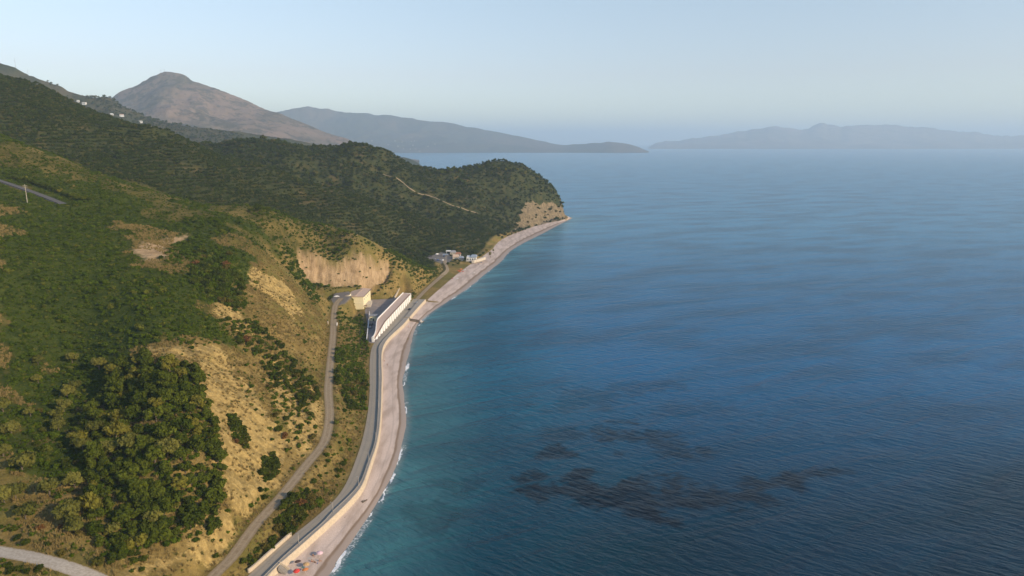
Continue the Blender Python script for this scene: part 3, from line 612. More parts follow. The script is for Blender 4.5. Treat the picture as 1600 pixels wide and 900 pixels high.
for (u, v), sc, lab in OL:
    q = P(u, v + 12 * sc)
    if q is None: continue
    taken.append((q[0], q[1]))
    make_plant('olive_tree', CR_OLIVE[k % 5], TR_OLIVE[k % 3], q[0], q[1], sc * 1.32, lab, 'tree', None, 'trunk', 1.0); k += 1
THICKET = px_poly([(180, 575), (215, 565), (262, 578), (300, 580), (322, 620), (335, 665), (342, 700), (352, 755), (338, 800), (340, 835), (300, 848), (230, 855), (185, 880), (160, 860), (135, 810), (140, 760), (120, 700), (150, 630)])
pts = poisson(THICKET, 3.9, 30000, 3, taken)
pts = [p for p in pts if off_roads(*p)[0]]
pts.sort(key=lambda p: p[1])
print('thicket', len(pts))
yq = np.quantile([p[1] for p in pts], [.33, .66])
for i, (x, y) in enumerate(pts[:300]):
    tw = 'on the lower part of the thicket nearest the gravel road' if y < yq[0] else 'in the middle of the thicket on the knoll' if y < yq[1] else 'on the upper part of the thicket below the bald top'
    make_plant('thicket_tree', CR_EVER[i % 6], TR_OLIVE[i % 3], x, y, random.choice((.8, .95, 1.1, 1.3, 1.6)), 'dense evergreen tree ' + tw, 'tree', 'evergreens ' + tw, 'trunk', random.uniform(.8, 1.15))
rest_thicket = pts[300:]
# crest and beach trees
CT = [((404, 324), 1.5, 'broad dark tree on the skyline of the near ridge'), ((420, 326), 1.1, 'smaller dark tree next to the broad one on the near ridge'), ((392, 326), .9, 'low dark tree in front of the broad one on the near ridge')]
for (u, v), sc, lab in CT:
    q = P(u, v + 6); make_plant('ridge_tree', CR_EVER[k % 6], TR_OLIVE[k % 3], q[0], q[1], sc, lab, 'tree', None, 'trunk'); k += 1
BT = [((750, 402), 1.0, CR_EVER, 'round green tree beside the white beach bar'), ((731, 393), .95, CR_TALL, 'tall yellowish poplar behind the beach bar'), ((738, 392), .9, CR_TALL, 'second tall poplar behind the beach bar roof'),
      ((766, 403), 1.1, CR_TALL, 'tall straw-coloured tree at the seaward end of the beach bar'), ((771, 396), .9, CR_TALL, 'slim tree by the cliff foot past the beach bar'), ((724, 396), .9, CR_EVER, 'dark tree landward of the beach bar')]
for (u, v), sc, cr, lab in BT:
    q = P(u, v); make_plant('beach_tree', cr[k % len(cr)], TR_OLIVE[k % 3], q[0], q[1], sc, lab, 'tree', None, 'trunk'); k += 1
hd = [P(u, v + 3) for u, v in [(22, 277), (30, 279), (38, 281), (46, 284), (54, 286), (62, 289), (70, 291), (78, 294), (86, 297), (94, 299), (102, 303), (112, 305), (132, 310), (142, 312), (122, 309)]]
for i, q in enumerate(hd):
    make_plant('roadside_bush', CR_EVER[i % 6], TR_SHRUB, q[0], q[1], random.uniform(.85, 1.15), 'dark bush in the long hedge line above the highway', 'bush', 'bushes in line above the highway', 'stem', .8)
HC = [(u, np.interp(u, [690, 700, 740, 770, 800, 830, 850, 870, 880], [267, 266, 261, 258, 263, 270, 285, 307, 320])) for u in range(690, 882, 5)]
for i, (u, v) in enumerate(HC):
    q = P(u + random.uniform(-2, 2), v + random.uniform(1, 7))
    if q is None or q[1] > 1500: continue
    make_plant('headland_tree', CR_EVER[i % 6], TR_OLIVE[i % 3], q[0], q[1], random.uniform(1.0, 1.9), 'dark round tree in the fringe along the crest of the wooded headland', 'tree', 'trees fringing the headland crest', 'trunk')

# shrubs on the sea slope: region in the photo, spacing in m, size
SREG = [([(300, 395), (370, 405), (385, 470), (375, 490), (335, 470), (300, 440)], 2.2, 1.5), ([(335, 500), (400, 505), (440, 545), (485, 590), (500, 620), (480, 640), (440, 610), (400, 560), (360, 530)], 2.5, 1.35),
        ([(420, 600), (480, 640), (500, 680), (470, 700), (430, 680)], 3.2, 1.1), ([(526, 545), (550, 545), (576, 595), (574, 640), (545, 640), (526, 600)], 1.9, 1.3), ([(528, 482), (566, 492), (577, 560), (545, 550), (530, 520)], 2.8, 1.1),
        ([(438, 800), (478, 762), (490, 790), (455, 838), (430, 832)], 1.7, 1.35), ([(375, 885), (425, 842), (440, 848), (400, 882)], 1.8, 1.2), ([(485, 715), (530, 650), (552, 700), (520, 765), (490, 775)], 3.6, 1.0),
        ([(356, 650), (372, 655), (388, 690), (385, 702), (365, 690)], 1.15, 1.15), ([(410, 715), (428, 712), (433, 745), (420, 756), (408, 745)], 1.15, 1.1), ([(400, 770), (420, 765), (412, 790), (398, 790)], 2.2, .9),
        ([(420, 382), (545, 392), (552, 380), (480, 372), (430, 372)], 3.2, 1.3), ([(600, 392), (645, 402), (690, 428), (672, 446), (640, 436), (612, 415)], 2.6, 1.3), ([(395, 333), (480, 345), (560, 374), (590, 388), (560, 385), (470, 365), (395, 355)], 4.0, 1.3),
        ([(440, 395), (470, 420), (500, 470), (490, 480), (455, 425), (435, 405)], 2.4, 1.3), ([(555, 448), (600, 447), (604, 462), (578, 462)], 2.8, 1.2), ([(335, 880), (385, 820), (400, 790), (345, 790)], 5.0, .8), ([(255, 385), (290, 378), (300, 410), (270, 412)], 2.6, 1.2),
        ([(225, 528), (350, 512), (345, 540), (300, 545)], 3.0, 1.0), ([(350, 570), (420, 570), (490, 650), (480, 720), (420, 690)], 5.5, .9), ([(170, 845), (240, 855), (220, 895), (150, 890)], 2.6, 1.0), ([(0, 820), (130, 830), (160, 880), (60, 862), (0, 850)], 3.5, .8), ([(0, 885), (60, 890), (100, 899), (0, 899)], 2.0, .8),
        ([(130, 560), (190, 575), (150, 640), (95, 700), (60, 640)], 3.2, .9), ([(60, 660), (120, 690), (130, 780), (60, 740), (20, 700)], 3.6, .9)]
SWHERE = ['in the dense clump below the small pale scar', 'in the belt running down the middle of the tan slope', 'scattered just above the bend of the track', 'in the dense bank between the upper track and the road', 'on the short slope beneath the building lot',
          'in the thick clump between the lower track and the road', 'behind the low retaining wall at the roadside', 'sprinkled on the dry bank inside the road curve', 'in the oblong patch alone on the bare slope', 'in the round patch just above the lower track', 'beside the lower track on its hill side',
          'on the brow above the quarried cut', 'on the spur falling from the cut to the road', 'strewn along the crest of the near ridge', 'in the file edging the hillside left of the cut', 'behind the yellow building at the foot of the cut', 'on the sandy toe beneath the thicket', 'beside the small pale scar in the green field',
          'around the bald top of the knoll', 'sparsely dotted over the open tan slope', 'under the lower hem of the thicket', 'on the dry strip above the gravel road', 'below the gravel road in the picture corner', 'on the shaded flank of the hollow behind the knoll', 'among the olive trees of the hollow', 'clinging to the face and rim of the quarried cut']
S = []
SREG_EXTRA = [([(562, 376), (590, 388), (620, 408), (640, 436), (625, 448), (606, 446), (606, 425), (585, 395)], 2.7, .95, 12), ([(596, 446), (640, 440), (660, 452), (645, 458), (612, 456)], 2.6, 1.0, 12)]
for pl, sp, sz, ii in SREG_EXTRA:
    for x, y in poisson(px_poly(pl), sp, 6000, 90 + ii):
        S.append((x, y, sz * random.uniform(.6, 1.5), ii))
for i, (pl, sp, sz) in enumerate(SREG):
    for x, y in poisson(px_poly(pl), sp, 9000, 40 + i):
        S.append((x, y, sz * random.uniform(.65, 1.6), i))
S = np.array(S); S = S[off_roads(S[:, 0], S[:, 1], 3.2)]
for u in np.arange(468, 606, 5.5):
    q = P(u + random.uniform(-1, 1), random.choice((424, 400, 404, 410, 438)) + random.uniform(-5, 5)); S = np.r_[S, [[q[0], q[1], random.uniform(.7, 1.2), 25]]] if q is not None else S
NB = 26
bare_at = lambda x, y: np.max([poly_edge(x, y, px_poly(p)) for p in BARE_PX], axis=0)
S = S[((bare_at(S[:, 0], S[:, 1]) < -.5) & (mask_at(m_cut, S[:, 0], S[:, 1]) < .5)) | (np.arange(len(S)) > len(S) - NB)]
S = S[np.argsort(-S[:, 2] / S[:, 1])]
print('shrubs', len(S))
for i, (x, y, sc, reg) in enumerate(S[:290]):
    rust = i % 37 == 5
    where = SWHERE[int(reg)]
    make_plant('shrub', CR_RUST[0] if rust else CR_SHRUB[i % 5], TR_SHRUB, x, y, sc, ('russet drying shrub ' if rust else 'dark green shrub ') + where, 'shrub', ('russet shrubs ' if rust else 'green shrubs ') + where, 'stem')

# ---- uncountable cover: instances on points, one object per cover
def cover(name, protos, pts, scale, zs=1.0, sink=.1):
    pts = np.asarray(pts); z = (pts[:, 2] if pts.shape[1] > 2 else zt(pts[:, 0], pts[:, 1])) - sink; n = len(pts)
    me = bpy.data.meshes.new(name); me.vertices.add(n); me.vertices.foreach_set('co', np.c_[pts[:, :2], z].astype(np.float32).ravel())
    for nm, val in (('size', scale), ('turn', rng.uniform(0, 6.28, n)), ('sort', rng.integers(0, len(protos), n))):
        at = me.attributes.new(nm, 'FLOAT', 'POINT'); at.data.foreach_set('value', np.asarray(val, np.float32) * np.ones(n, np.float32))
    o = link(bpy.data.objects.new(name, me)); tag(o, kind='stuff')
    ng = bpy.data.node_groups.new(name, 'GeometryNodeTree'); ng.interface.new_socket('Geometry', in_out='INPUT', socket_type='NodeSocketGeometry'); ng.interface.new_socket('Geometry', in_out='OUTPUT', socket_type='NodeSocketGeometry')
    N, Lk = ng.nodes, ng.links; gi, go, jn = N.new('NodeGroupInput'), N.new('NodeGroupOutput'), N.new('GeometryNodeJoinGeometry')
    def named(a):
        x = N.new('GeometryNodeInputNamedAttribute'); x.data_type = 'FLOAT'; x.inputs[0].default_value = a; return x.outputs[0]
    sz, tn, so_ = named('size'), named('turn'), named('sort'); cx = N.new('ShaderNodeCombineXYZ'); Lk.new(tn, cx.inputs[2]); sx_ = N.new('ShaderNodeCombineXYZ')
    m = N.new('ShaderNodeMath'); m.operation = 'MULTIPLY'; Lk.new(sz, m.inputs[0]); m.inputs[1].default_value = zs
    Lk.new(sz, sx_.inputs[0]); Lk.new(sz, sx_.inputs[1]); Lk.new(m.outputs[0], sx_.inputs[2])
    for i, pm in enumerate(protos):
        po = bpy.data.objects.new(name + '_clump', pm); oi = N.new('GeometryNodeObjectInfo'); oi.inputs[0].default_value = po
        cm = N.new('ShaderNodeMath'); cm.operation = 'COMPARE'; Lk.new(so_, cm.inputs[0]); cm.inputs[1].default_value = i; cm.inputs[2].default_value = .1
        ip = N.new('GeometryNodeInstanceOnPoints'); Lk.new(gi.outputs[0], ip.inputs['Points']); Lk.new(cm.outputs[0], ip.inputs['Selection']); Lk.new(oi.outputs['Geometry'], ip.inputs['Instance'])
        Lk.new(cx.outputs[0], ip.inputs['Rotation']); Lk.new(sx_.outputs[0], ip.inputs['Scale']); Lk.new(ip.outputs[0], jn.inputs[0])
    Lk.new(jn.outputs[0], go.inputs[0]); md = o.modifiers.new('cover', 'NODES'); md.node_group = ng; return o
PR_SCRUB = [crown_mesh('scrub_clump', M_SCRUB, 500 + k, 1.0, .5, .45, 6, 32, .27, lobe=.55, skirt=.4) for k in range(4)]
PR_GROVE = [crown_mesh('grove_clump', M_GROVE, 520 + k, 1.7, 1.25, 1.6, 7, 30, .48, lobe=.5, skirt=.4) for k in range(4)]
def grass_mesh(seed):
    r = np.random.default_rng(seed); V = []
    for k in range(22):
        a = r.uniform(0, 6.28); d = r.uniform(0, .35); p = np.array([math.cos(a) * d, math.sin(a) * d, 0]); t = r.uniform(0, 6.28); w = np.array([math.cos(t), math.sin(t), 0]) * .07
        tip = p + np.array([r.normal() * .2, r.normal() * .2, r.uniform(.3, .75)]); V += [p - w, p + w, tip + w * .3, tip - w * .3]
    V = np.array(V); o = np_mesh('grass_tuft', V, np.arange(len(V)).reshape(-1, 4), M_GRASS, False, attrs=dict(tint=np.repeat(r.uniform(0, 1, 22), 4))); COL.objects.unlink(o); return o.data
PR_GRASS = [grass_mesh(k) for k in range(3)]

def area_sample(y0, y1, q0, q1, n):
    y = np.sqrt(rng.uniform(y0 ** 2, y1 ** 2, n)); return rng.uniform(q0, q1, n) * y, y
# scrub field on the near hill + what is left of the shrubs
x, y = area_sample(150, 760, -.95, -.02, 150000)
gm = mask_at(m_green, x, y); cl = fbm(x / 14, y / 14, 61); cl2 = fbm(x / 45, y / 45, 62)
nearhill = (y < 760) & off_roads(x, y, 3.2) & (mask_at(m_bare, x, y) < .2)
hid = mask_at(hill2, x, y)
rw = np.abs((((zt(x, y) + cl * 2.0) / 2.4) % 1) - .5) < .27
pr = np.where(gm > .5, np.where(rw, .80, .30), np.clip(.10 + .40 * sstep(.0, .35, cl + cl2 * .8), 0, 1) * (1 - .85 * np.clip(mask_at(m_sand, x, y) * 1.2, 0, 1))) * (1 - hid * .8)
pr = np.where((mask_at(m_inland, x, y) > .5) & (gm < .5), np.clip(pr * 1.5 + .06, 0, .8), pr)
pr = np.where((x_foot(y) - x < 60) & (gm < .5), pr * .8, pr)
thin = (x < -95 - 0 * y)
kp = nearhill & (rng.uniform(0, 1, len(x)) < pr)
px_, py_ = x[kp], y[kp]
sc = np.clip(np.exp(rng.normal(-.35, .38, len(px_))), .35, 2.0) * np.where(mask_at(m_green, px_, py_) > .5, .95, .75) * np.where(rng.uniform(0, 1, len(px_)) < .06, 1.7, 1)
r_ = S[290:]
allp = np.r_[np.c_[px_, py_], r_[:, :2]] if len(r_) else np.c_[px_, py_]; alls = np.r_[sc, r_[:, 2] * 1.1] if len(r_) else sc
if len(rest_thicket): allp = np.r_[allp, np.array(rest_thicket)]; alls = np.r_[alls, np.full(len(rest_thicket), 2.0)]
th = np.array(poisson(THICKET, 2.0, 20000, 77)); allp = np.r_[allp, th]; alls = np.r_[alls, rng.uniform(1.0, 1.8, len(th))]
print('scrub', len(allp)); cover('hillside_scrub', PR_SCRUB, allp, alls)
# dry grass
x, y = area_sample(150, 480, -.8, -.05, 90000)
kp = off_roads(x, y, 2.8) & (mask_at(m_green, x, y) < .5) & (rng.uniform(0, 1, len(x)) < (.25 + .75 * sstep(-.2, .3, fbm(x / 9, y / 9, 91))) * (1 - .7 * mask_at(m_sand, x, y)))
x, y = x[kp], y[kp]; print('grass', len(x)); cover('dry_grass', PR_GRASS, np.c_[x, y], rng.uniform(.7, 1.7, len(x)), sink=.03)
# terraced olive groves behind
x, y = area_sample(640, 1000, -.95, .0, 230000)
h = zt(x, y); row = np.abs((((h + fbm(x / 30, y / 30, 73) * 3.5) / 3.3) % 1) - .5); f = mask_at(hill2, x, y); patch = fbm(x / 60, y / 60, 71)
kp = (f > .5) & off_roads(x, y) & (((row < .17) & (rng.uniform(0, 1, len(x)) < (.30 + .26 * sstep(-.5, -.05, patch)))) | (rng.uniform(0, 1, len(x)) < .10 * sstep(.1, .3, patch)))
x2, y2 = area_sample(980, 1950, -.95, .12, 130000); f2 = off_roads(x2, y2)
p2 = fbm(x2 / 90, y2 / 90, 72); row2 = np.abs((((zt(x2, y2) + fbm(x2 / 40, y2 / 40, 74) * 5) / 4.0) % 1) - .5)
k2 = f2 & (zt(x2, y2) > 2) & (rng.uniform(0, 1, len(x2)) > 0.9 * mask_at(m_cliff, x2, y2)) & (poly_dist(x2, y2, PATH1)[0] > 3.5) & (rng.uniform(0, 1, len(x2)) < np.where(row2 < .2, .75, .42) * (.4 + .6 * sstep(-.75, -.3, p2)))
gp = np.r_[np.c_[x[kp], y[kp]], np.c_[x2[k2], y2[k2]]]; gs = np.r_[np.exp(rng.normal(-.2, .25, kp.sum())), np.exp(rng.normal(.05, .35, k2.sum()))]
print('grove', len(gp)); cover('olive_grove', PR_GROVE, gp, gs)

# woodland on the ridge behind: random places on that land's own surface
us_, hY, hZ, hX = HILL4; nn_ = 16000
iu, it = rng.uniform(0, hX.shape[0] - 1.01, nn_), rng.uniform(0, hX.shape[1] * .72, nn_); i0, j0 = iu.astype(int), it.astype(int); fa, fb = iu - i0, it - j0
def bil(A): return (A[i0, j0] * (1 - fa) + A[i0 + 1, j0] * fa) * (1 - fb) + (A[i0, j0 + 1] * (1 - fa) + A[i0 + 1, j0 + 1] * fa) * fb
hx, hy, hz_ = bil(hX), bil(hY), bil(hZ)
keep = (rng.uniform(0, 1, nn_) < .25 + .75 * sstep(-.4, .2, fbm(hx / 120, hy / 120, 83))) & ~((us_[i0] < 70) & (hz_ > 330 + fbm(hx / 60, hy / 60, 84) * 40))
cover('ridge_woodland', PR_GROVE, np.c_[hx, hy, hz_][keep], np.exp(rng.normal(.55, .35, keep.sum())))
# ------------------------------------------------------------------ built things
class MB:
    def __init__(s): s.V, s.F = [], []
    def add(s, v, f):
        n = len(s.V); s.V += [tuple(p) for p in v]; s.F += [tuple(i + n for i in q) for q in f]; return s
    def prism(s, bot, top):          # two matching rings of points
        n = len(bot); return s.add(list(bot) + list(top), [tuple(range(n))[::-1], tuple(range(n, 2 * n))] + [(i, (i + 1) % n, n + (i + 1) % n, n + i) for i in range(n)])
    def box(s, c, d, rz=0):
        x, y, z = (k / 2 for k in d); cs, sn = math.cos(rz), math.sin(rz)
        ring = [(c[0] + a * cs - b_ * sn, c[1] + a * sn + b_ * cs) for a, b_ in ((-x, -y), (x, -y), (x, y), (-x, y))]
        return s.prism([(p[0], p[1], c[2] - z) for p in ring], [(p[0], p[1], c[2] + z) for p in ring])
    def tube(s, p0, p1, r0, r1=None, n=8):
        v, f = tube_np(p0, p1, r0, r1 if r1 is not None else r0, n); m = len(s.V)
        return s.add(v.tolist(), [tuple(q) for q in f.tolist()] + [tuple(range(n))[::-1], tuple(range(n, 2 * n))])
    def sweep(s, rings):             # closed profile swept along rings
        n = len(rings[0]); V = [p for r in rings for p in r]; F = []
        for k in range(len(rings) - 1):
            for i in range(n): j = (i + 1) % n; F.append((k * n + i, k * n + j, (k + 1) * n + j, (k + 1) * n + i))
        F += [tuple(range(n))[::-1], tuple(range((len(rings) - 1) * n, len(rings) * n))]; return s.add(V, F)
    def build(s, name, mat, parent=None, off=(0, 0, 0), smooth=False, bevel=0):
        bm = bmesh.new(); vs = [bm.verts.new((p[0] - off[0], p[1] - off[1], p[2] - off[2])) for p in s.V]
        for f in s.F:
            try: bm.faces.new([vs[i] for i in f])
            except ValueError: pass
        bmesh.ops.recalc_face_normals(bm, faces=bm.faces)
        if bevel: bmesh.ops.bevel(bm, geom=bm.edges[:], offset=bevel, segments=2, affect='EDGES')
        me = bpy.data.meshes.new(name); bm.to_mesh(me); bm.free(); me.materials.append(mat)
        if smooth: me.shade_smooth()
        return link(bpy.data.objects.new(name, me), parent)
def thing(name, loc, label, cat, group=None, rz=0):
    e = link(bpy.data.objects.new(name, None)); e.location = loc; e.rotation_euler = (0, 0, rz); e.empty_display_size = .2; return tag(e, label, cat, group)
def dup(root, loc, rz=0, label=None, scale=None):
    r = root.copy(); COL.objects.link(r); r.location = loc; r.rotation_euler = (0, 0, rz)
    if label: r['label'] = label
    if scale: r.scale = scale
    for ch in list(root.children):
        c = ch.copy(); COL.objects.link(c); c.parent = r
        for gch in ch.children: d_ = gch.copy(); COL.objects.link(d_); d_.parent = c
    return r
def paint(name, col, rough=.8, var=.12, scale=1.5, spec=.3, metal=0):
    q = NT(name); a1 = q.noise(scale, detail=5, rough=.65); a2 = q.noise(scale * .12, detail=3)
    lo = tuple(k * (1 - var * 1.6) for k in col); c = q.mix(q.ramp(a1, .35, .65), lo, col); c = q.mix(q.math('MULTIPLY', q.ramp(a2, .5, .75), .5), c, tuple(k * (1 - var) for k in lo))
    return q.bsdf(c, rough, q.bump(a1, .15, .03), spec, Metallic=metal)
M_CREAM = paint('cream_concrete', (.55, .465, .35), .9, .12); M_CONC = paint('grey_concrete', (.34, .315, .275), .9, .12); M_WHITE = paint('white_plaster', (.78, .78, .76), .85, .06)
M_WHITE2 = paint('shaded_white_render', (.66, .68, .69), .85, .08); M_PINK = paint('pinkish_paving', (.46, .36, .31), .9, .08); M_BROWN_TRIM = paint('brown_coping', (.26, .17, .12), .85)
M_YEL = paint('yellow_render', (.80, .72, .48), .85, .06); M_YEL2 = paint('pale_yellow_render', (.80, .76, .60), .85, .06); M_TILE = paint('tan_roof_tiles', (.50, .39, .31), .9, .12, 3.0); M_DARK = paint('dark_trim', (.05, .05, .05), .6)
M_GREYROOF = paint('grey_sheet_roof', (.30, .31, .33), .7); M_GLASS = paint('window_glass', (.05, .07, .09), .15, .05, spec=.6); M_WOODP = paint('weathered_pole', (.16, .12, .085), .9); M_PALEP = paint('pale_concrete_pole', (.55, .50, .42), .9)
M_STEEL = paint('galvanised_steel', (.45, .46, .47), .45, metal=.6); M_BLUEROOF = paint('blue_grey_roof', (.30, .36, .44), .7); M_REDROOF = paint('red_roof_tile', (.34, .17, .11), .9)
M_STONE = paint('beach_rock', (.17, .14, .11), .95, .2, 2.5); M_PALESTONE = paint('pale_rock', (.52, .48, .44), .95, .15, 2.5)

# sea wall: promenade slab and battered sea face, either side of the drain
def sea_wall(y0, y1, n, label):
    ys = np.linspace(y0, y1, n); root = thing('sea_wall', (float(x_rr(y0)), y0, 1.2), label, 'wall'); off = tuple(root.location)
    rk, rt, rf = [], [], []
    for y in ys:
        a, bx = float(x_rr(y)), float(x_base(y)); e = max(bx - .75, a + .8); h = ROAD_Z + .55; y = float(y)
        rt.append([(a, y, .2), (e - .15, y, .2), (e - .15, y, h), (a, y, h)])
        rf.append([(e - .15, y, .9), (bx + .1, y, .9), (e + .28, y, h + .12), (e - .15, y, h + .12)])
        rk.append([(a - .14, y, ROAD_Z - .3), (a - .003, y, ROAD_Z - .3), (a - .003, y, h + .22), (a - .14, y, h + .22)])
    MB().sweep(rt).build('promenade', M_CONC, root, off); MB().sweep(rf).build('sea_face', M_CREAM, root, off); MB().sweep(rk).build('parapet', M_CONC, root, off)
yg = W(632, 500, 2)[1]; ye = W(664, 471, 2)[1]
sea_wall(186, yg - 1.2, 90, 'long cream concrete sea wall curving between the coast road and the pebble beach'); sea_wall(yg + 2.2, ye, 20, 'short cream sea wall beyond the drain, beside the far end of the white building')
# drain to the sea
g0 = np.array([float(x_rr(yg)) + .5, yg + .5, 1.4]); g1 = W(655, 503, .4)
root = thing('drain_outlet', tuple(g0), 'dark concrete drain channel crossing the pebble beach to the sea', 'drain')
dv = (g1 - g0)[:2]; L_ = np.linalg.norm(dv); dv /= L_; nv = np.array([-dv[1], dv[0]])
def along(t, w): q = g0[:2] + dv * t * L_ + nv * w; return (q[0], q[1])
for w0 in (-1.3, 1.3):
    m = MB(); m.prism([(*along(0, w0 - .25), .2), (*along(1, w0 - .25), -.6), (*along(1, w0 + .25), -.6), (*along(0, w0 + .25), .2)], [(*along(0, w0 - .25), 3.2), (*along(1, w0 - .25), 1.7), (*along(1, w0 + .25), 1.7), (*along(0, w0 + .25), 3.2)]); m.build('side_wall', M_STONE, root, tuple(g0))
m = MB(); m.prism([(*along(0, -1.0), 1.0), (*along(1, -1.0), -.4), (*along(1, 1.0), -.4), (*along(0, 1.0), 1.0)], [(*along(0, -1.0), 2.0), (*along(1, -1.0), .3), (*along(1, 1.0), .3), (*along(0, 1.0), 2.0)]); m.build('channel_bed', M_DARK, root, tuple(g0))
def rock(name, p, r, mat, label, group=None, seed=0):
    bm = bmesh.new(); bmesh.ops.create_icosphere(bm, subdivisions=3, radius=1); rr = np.random.default_rng(seed)
    from mathutils import noise as mn
    o3 = Vector(rr.uniform(0, 50, 3))
    for v in bm.verts: v.co = v.co * (.75 + .55 * mn.noise(v.co * 1.3 + o3) + .15 * mn.noise(v.co * 4 + o3)); v.co.z *= .7
    me = bpy.data.meshes.new(name); bm.to_mesh(me); bm.free(); me.materials.append(mat); o = link(bpy.data.objects.new(name, me)); o.location = p; o.scale = (r, r, r); o.rotation_euler = (0, 0, rr.uniform(0, 6)); tag(o, label, 'rock', group); return o
rock('rock', tuple(g1 + np.array([1.2, 0, 0])), 1.9, M_PALESTONE, 'pale wave-washed boulder at the seaward end of the drain', None, 3); rock('rock', tuple(g1 + np.array([3.2, 1.5, -.2])), 1.0, M_STONE, 'dark low boulder just off the drain end in the water', None, 4)
for i in range(7):
    q = W(567 + (i % 4) * 1.9 + random.uniform(-.6, .6), 787 - (i % 4) * 1.2 + random.uniform(-1.5, 1.5), .3); rock('rock', (q[0], q[1], float(max(zt(q[0], q[1]), -.1)) + .12), random.uniform(.35, .75), M_STONE, 'dark brown rock in the little heap at the water edge below the wall bend', 'rocks heaped at the water edge', 20 + i)
q = W(539, 812, .3); rock('rock', (q[0], q[1], float(zt(q[0], q[1])) + .2), .4, M_STONE, 'single dark stone lying on the wet strip of the near beach', None, 40)

# retaining wall on the land side of the road
rp = [W(u, v, ROAD_Z)[:2] for u, v in [(392, 895), (400, 889), (430, 862), (458, 837)]]; rp = dense(rp, 8); root = thing('retaining_wall', (rp[0][0], rp[0][1], ROAD_Z), 'low cream retaining wall along the land side of the coast road', 'wall'); off = tuple(root.location)
rp = rp + np.array([-.5, 0])
MB().sweep([[(p[0] - .45, p[1], ROAD_Z - .6), (p[0], p[1], ROAD_Z - .6), (p[0], p[1], ROAD_Z + 1.3), (p[0] - .45, p[1], ROAD_Z + 1.3)] for p in rp]).build('wall_body', M_CREAM, root, off)
MB().sweep([[(p[0] - .52, p[1], ROAD_Z + 1.303), (p[0] + .07, p[1], ROAD_Z + 1.303), (p[0] + .07, p[1], ROAD_Z + 1.42), (p[0] - .52, p[1], ROAD_Z + 1.42)] for p in rp]).build('coping', M_CREAM, root, off)
# beach steps at the near end of the wall
q = W(440, 893, 1.5); root = thing('beach_steps', (q[0], q[1], 1.3), 'concrete steps with a pale side wall leading from the promenade to the beach', 'steps'); off = (q[0], q[1], 1.3)
for i in range(8): MB().box((q[0] - .4 + .32 * i, q[1] - .4, 3.7 - .3 * i - .5), (.36, 2.0, 1.2)).build('step', M_CONC, root, off)
MB().prism([(q[0] - .6, q[1] + .65, .9), (q[0] + 2.3, q[1] + .65, .9), (q[0] + 2.3, q[1] + .95, .9), (q[0] - .6, q[1] + .95, .9)], [(q[0] - .6, q[1] + .65, 4.6), (q[0] + 2.3, q[1] + .65, 2.3), (q[0] + 2.3, q[1] + .95, 2.3), (q[0] - .6, q[1] + .95, 4.6)]).build('side_wall', M_CREAM, root, off)

# street lamps
def lamp_at(p, lab):
    root = thing('street_lamp', p, lab, 'street lamp', None); MB().tube((0, 0, 0), (0, 0, .5), .14, .12).build('base', M_STEEL, root); MB().tube((0, 0, .5), (0, 0, 4.2), .075, .05).build('pole', M_PALEP, root)
    MB().tube((0, 0, 4.17), (-.55, 0, 4.3), .035).build('arm', M_STEEL, root); MB().box((-.7, 0, 4.3), (.45, .22, .10)).build('lamp_head', M_STEEL, root); return root
LB = [(468.5, 853), (521, 803), (560, 762), (576, 724), (588, 690), (592, 640), (592, 590)]
LL = ['slim street lamp beside the low retaining wall stretch of the road, first of the row', 'slim street lamp on the promenade before the wall bend, second of the row', 'slim street lamp at the sharp bend of the sea wall, third of the row', 'slim street lamp just past the wall bend, fourth of the row', 'slim street lamp where the beach road straightens, fifth of the row', 'slim street lamp halfway along the straight of the beach road, sixth of the row', 'slim street lamp near the white building, last of the row']
for i, (u, v) in enumerate(LB):
    y = W(u, v, ROAD_Z)[1]; p = (float(x_rr(y)) + .35, float(y), ROAD_Z + .55)
    if i == 0: l0 = lamp_at(p, LL[0])
    else: dup(l0, p, 0, LL[i])

# long white building behind the beach
A, B = W(585.5, 534, 3.4)[:2], W(643, 469, 3.4)[:2]; L_ = np.linalg.norm(B - A); ax = (B - A) / L_; nx = np.array([-ax[1], ax[0]])
def q2(s, w): p = A + ax * s + nx * w; return (float(p[0]), float(p[1]))
root = thing('beach_building', (A[0], A[1], 3.4), 'long white building with buttressed sea front and pinkish roof terrace beside the beach road', 'building'); off = (A[0], A[1], 3.4)
hs = lambda s: 4.6 + 4.2 * float(sstep(.0, .30 * L_, s)); wd = lambda s: 1.0 + 5.2 * float(sstep(.04 * L_, .32 * L_, s))
ss = np.linspace(0, L_, 40); ZB = 3.2
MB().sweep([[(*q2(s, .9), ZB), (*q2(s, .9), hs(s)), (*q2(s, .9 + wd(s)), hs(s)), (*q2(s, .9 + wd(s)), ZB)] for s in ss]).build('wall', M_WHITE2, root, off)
MB().sweep([[(*q2(s, 1.25), hs(s) + .004), (*q2(s, 1.25), hs(s) + .14), (*q2(s, .75 + wd(s)), hs(s) + .9), (*q2(s, .75 + wd(s)), hs(s) + .004)] for s in ss]).build('roof_terrace', M_PINK, root, off)
MB().sweep([[(*q2(s, .55), hs(s) + .006), (*q2(s, .55), hs(s) + .34), (*q2(s, 1.2), hs(s) + .34), (*q2(s, 1.2), hs(s) + .006)] for s in ss]).build('coping', M_BROWN_TRIM, root, off)
MB().sweep([[(*q2(s, .76 + wd(s)), ZB + .5), (*q2(s, .76 + wd(s)), hs(s) + 1.7), (*q2(s, 1.25 + wd(s)), hs(s) + 1.7), (*q2(s, 1.25 + wd(s)), ZB + .5)] for s in ss]).build('back_parapet', M_WHITE, root, off)
nrib = 17
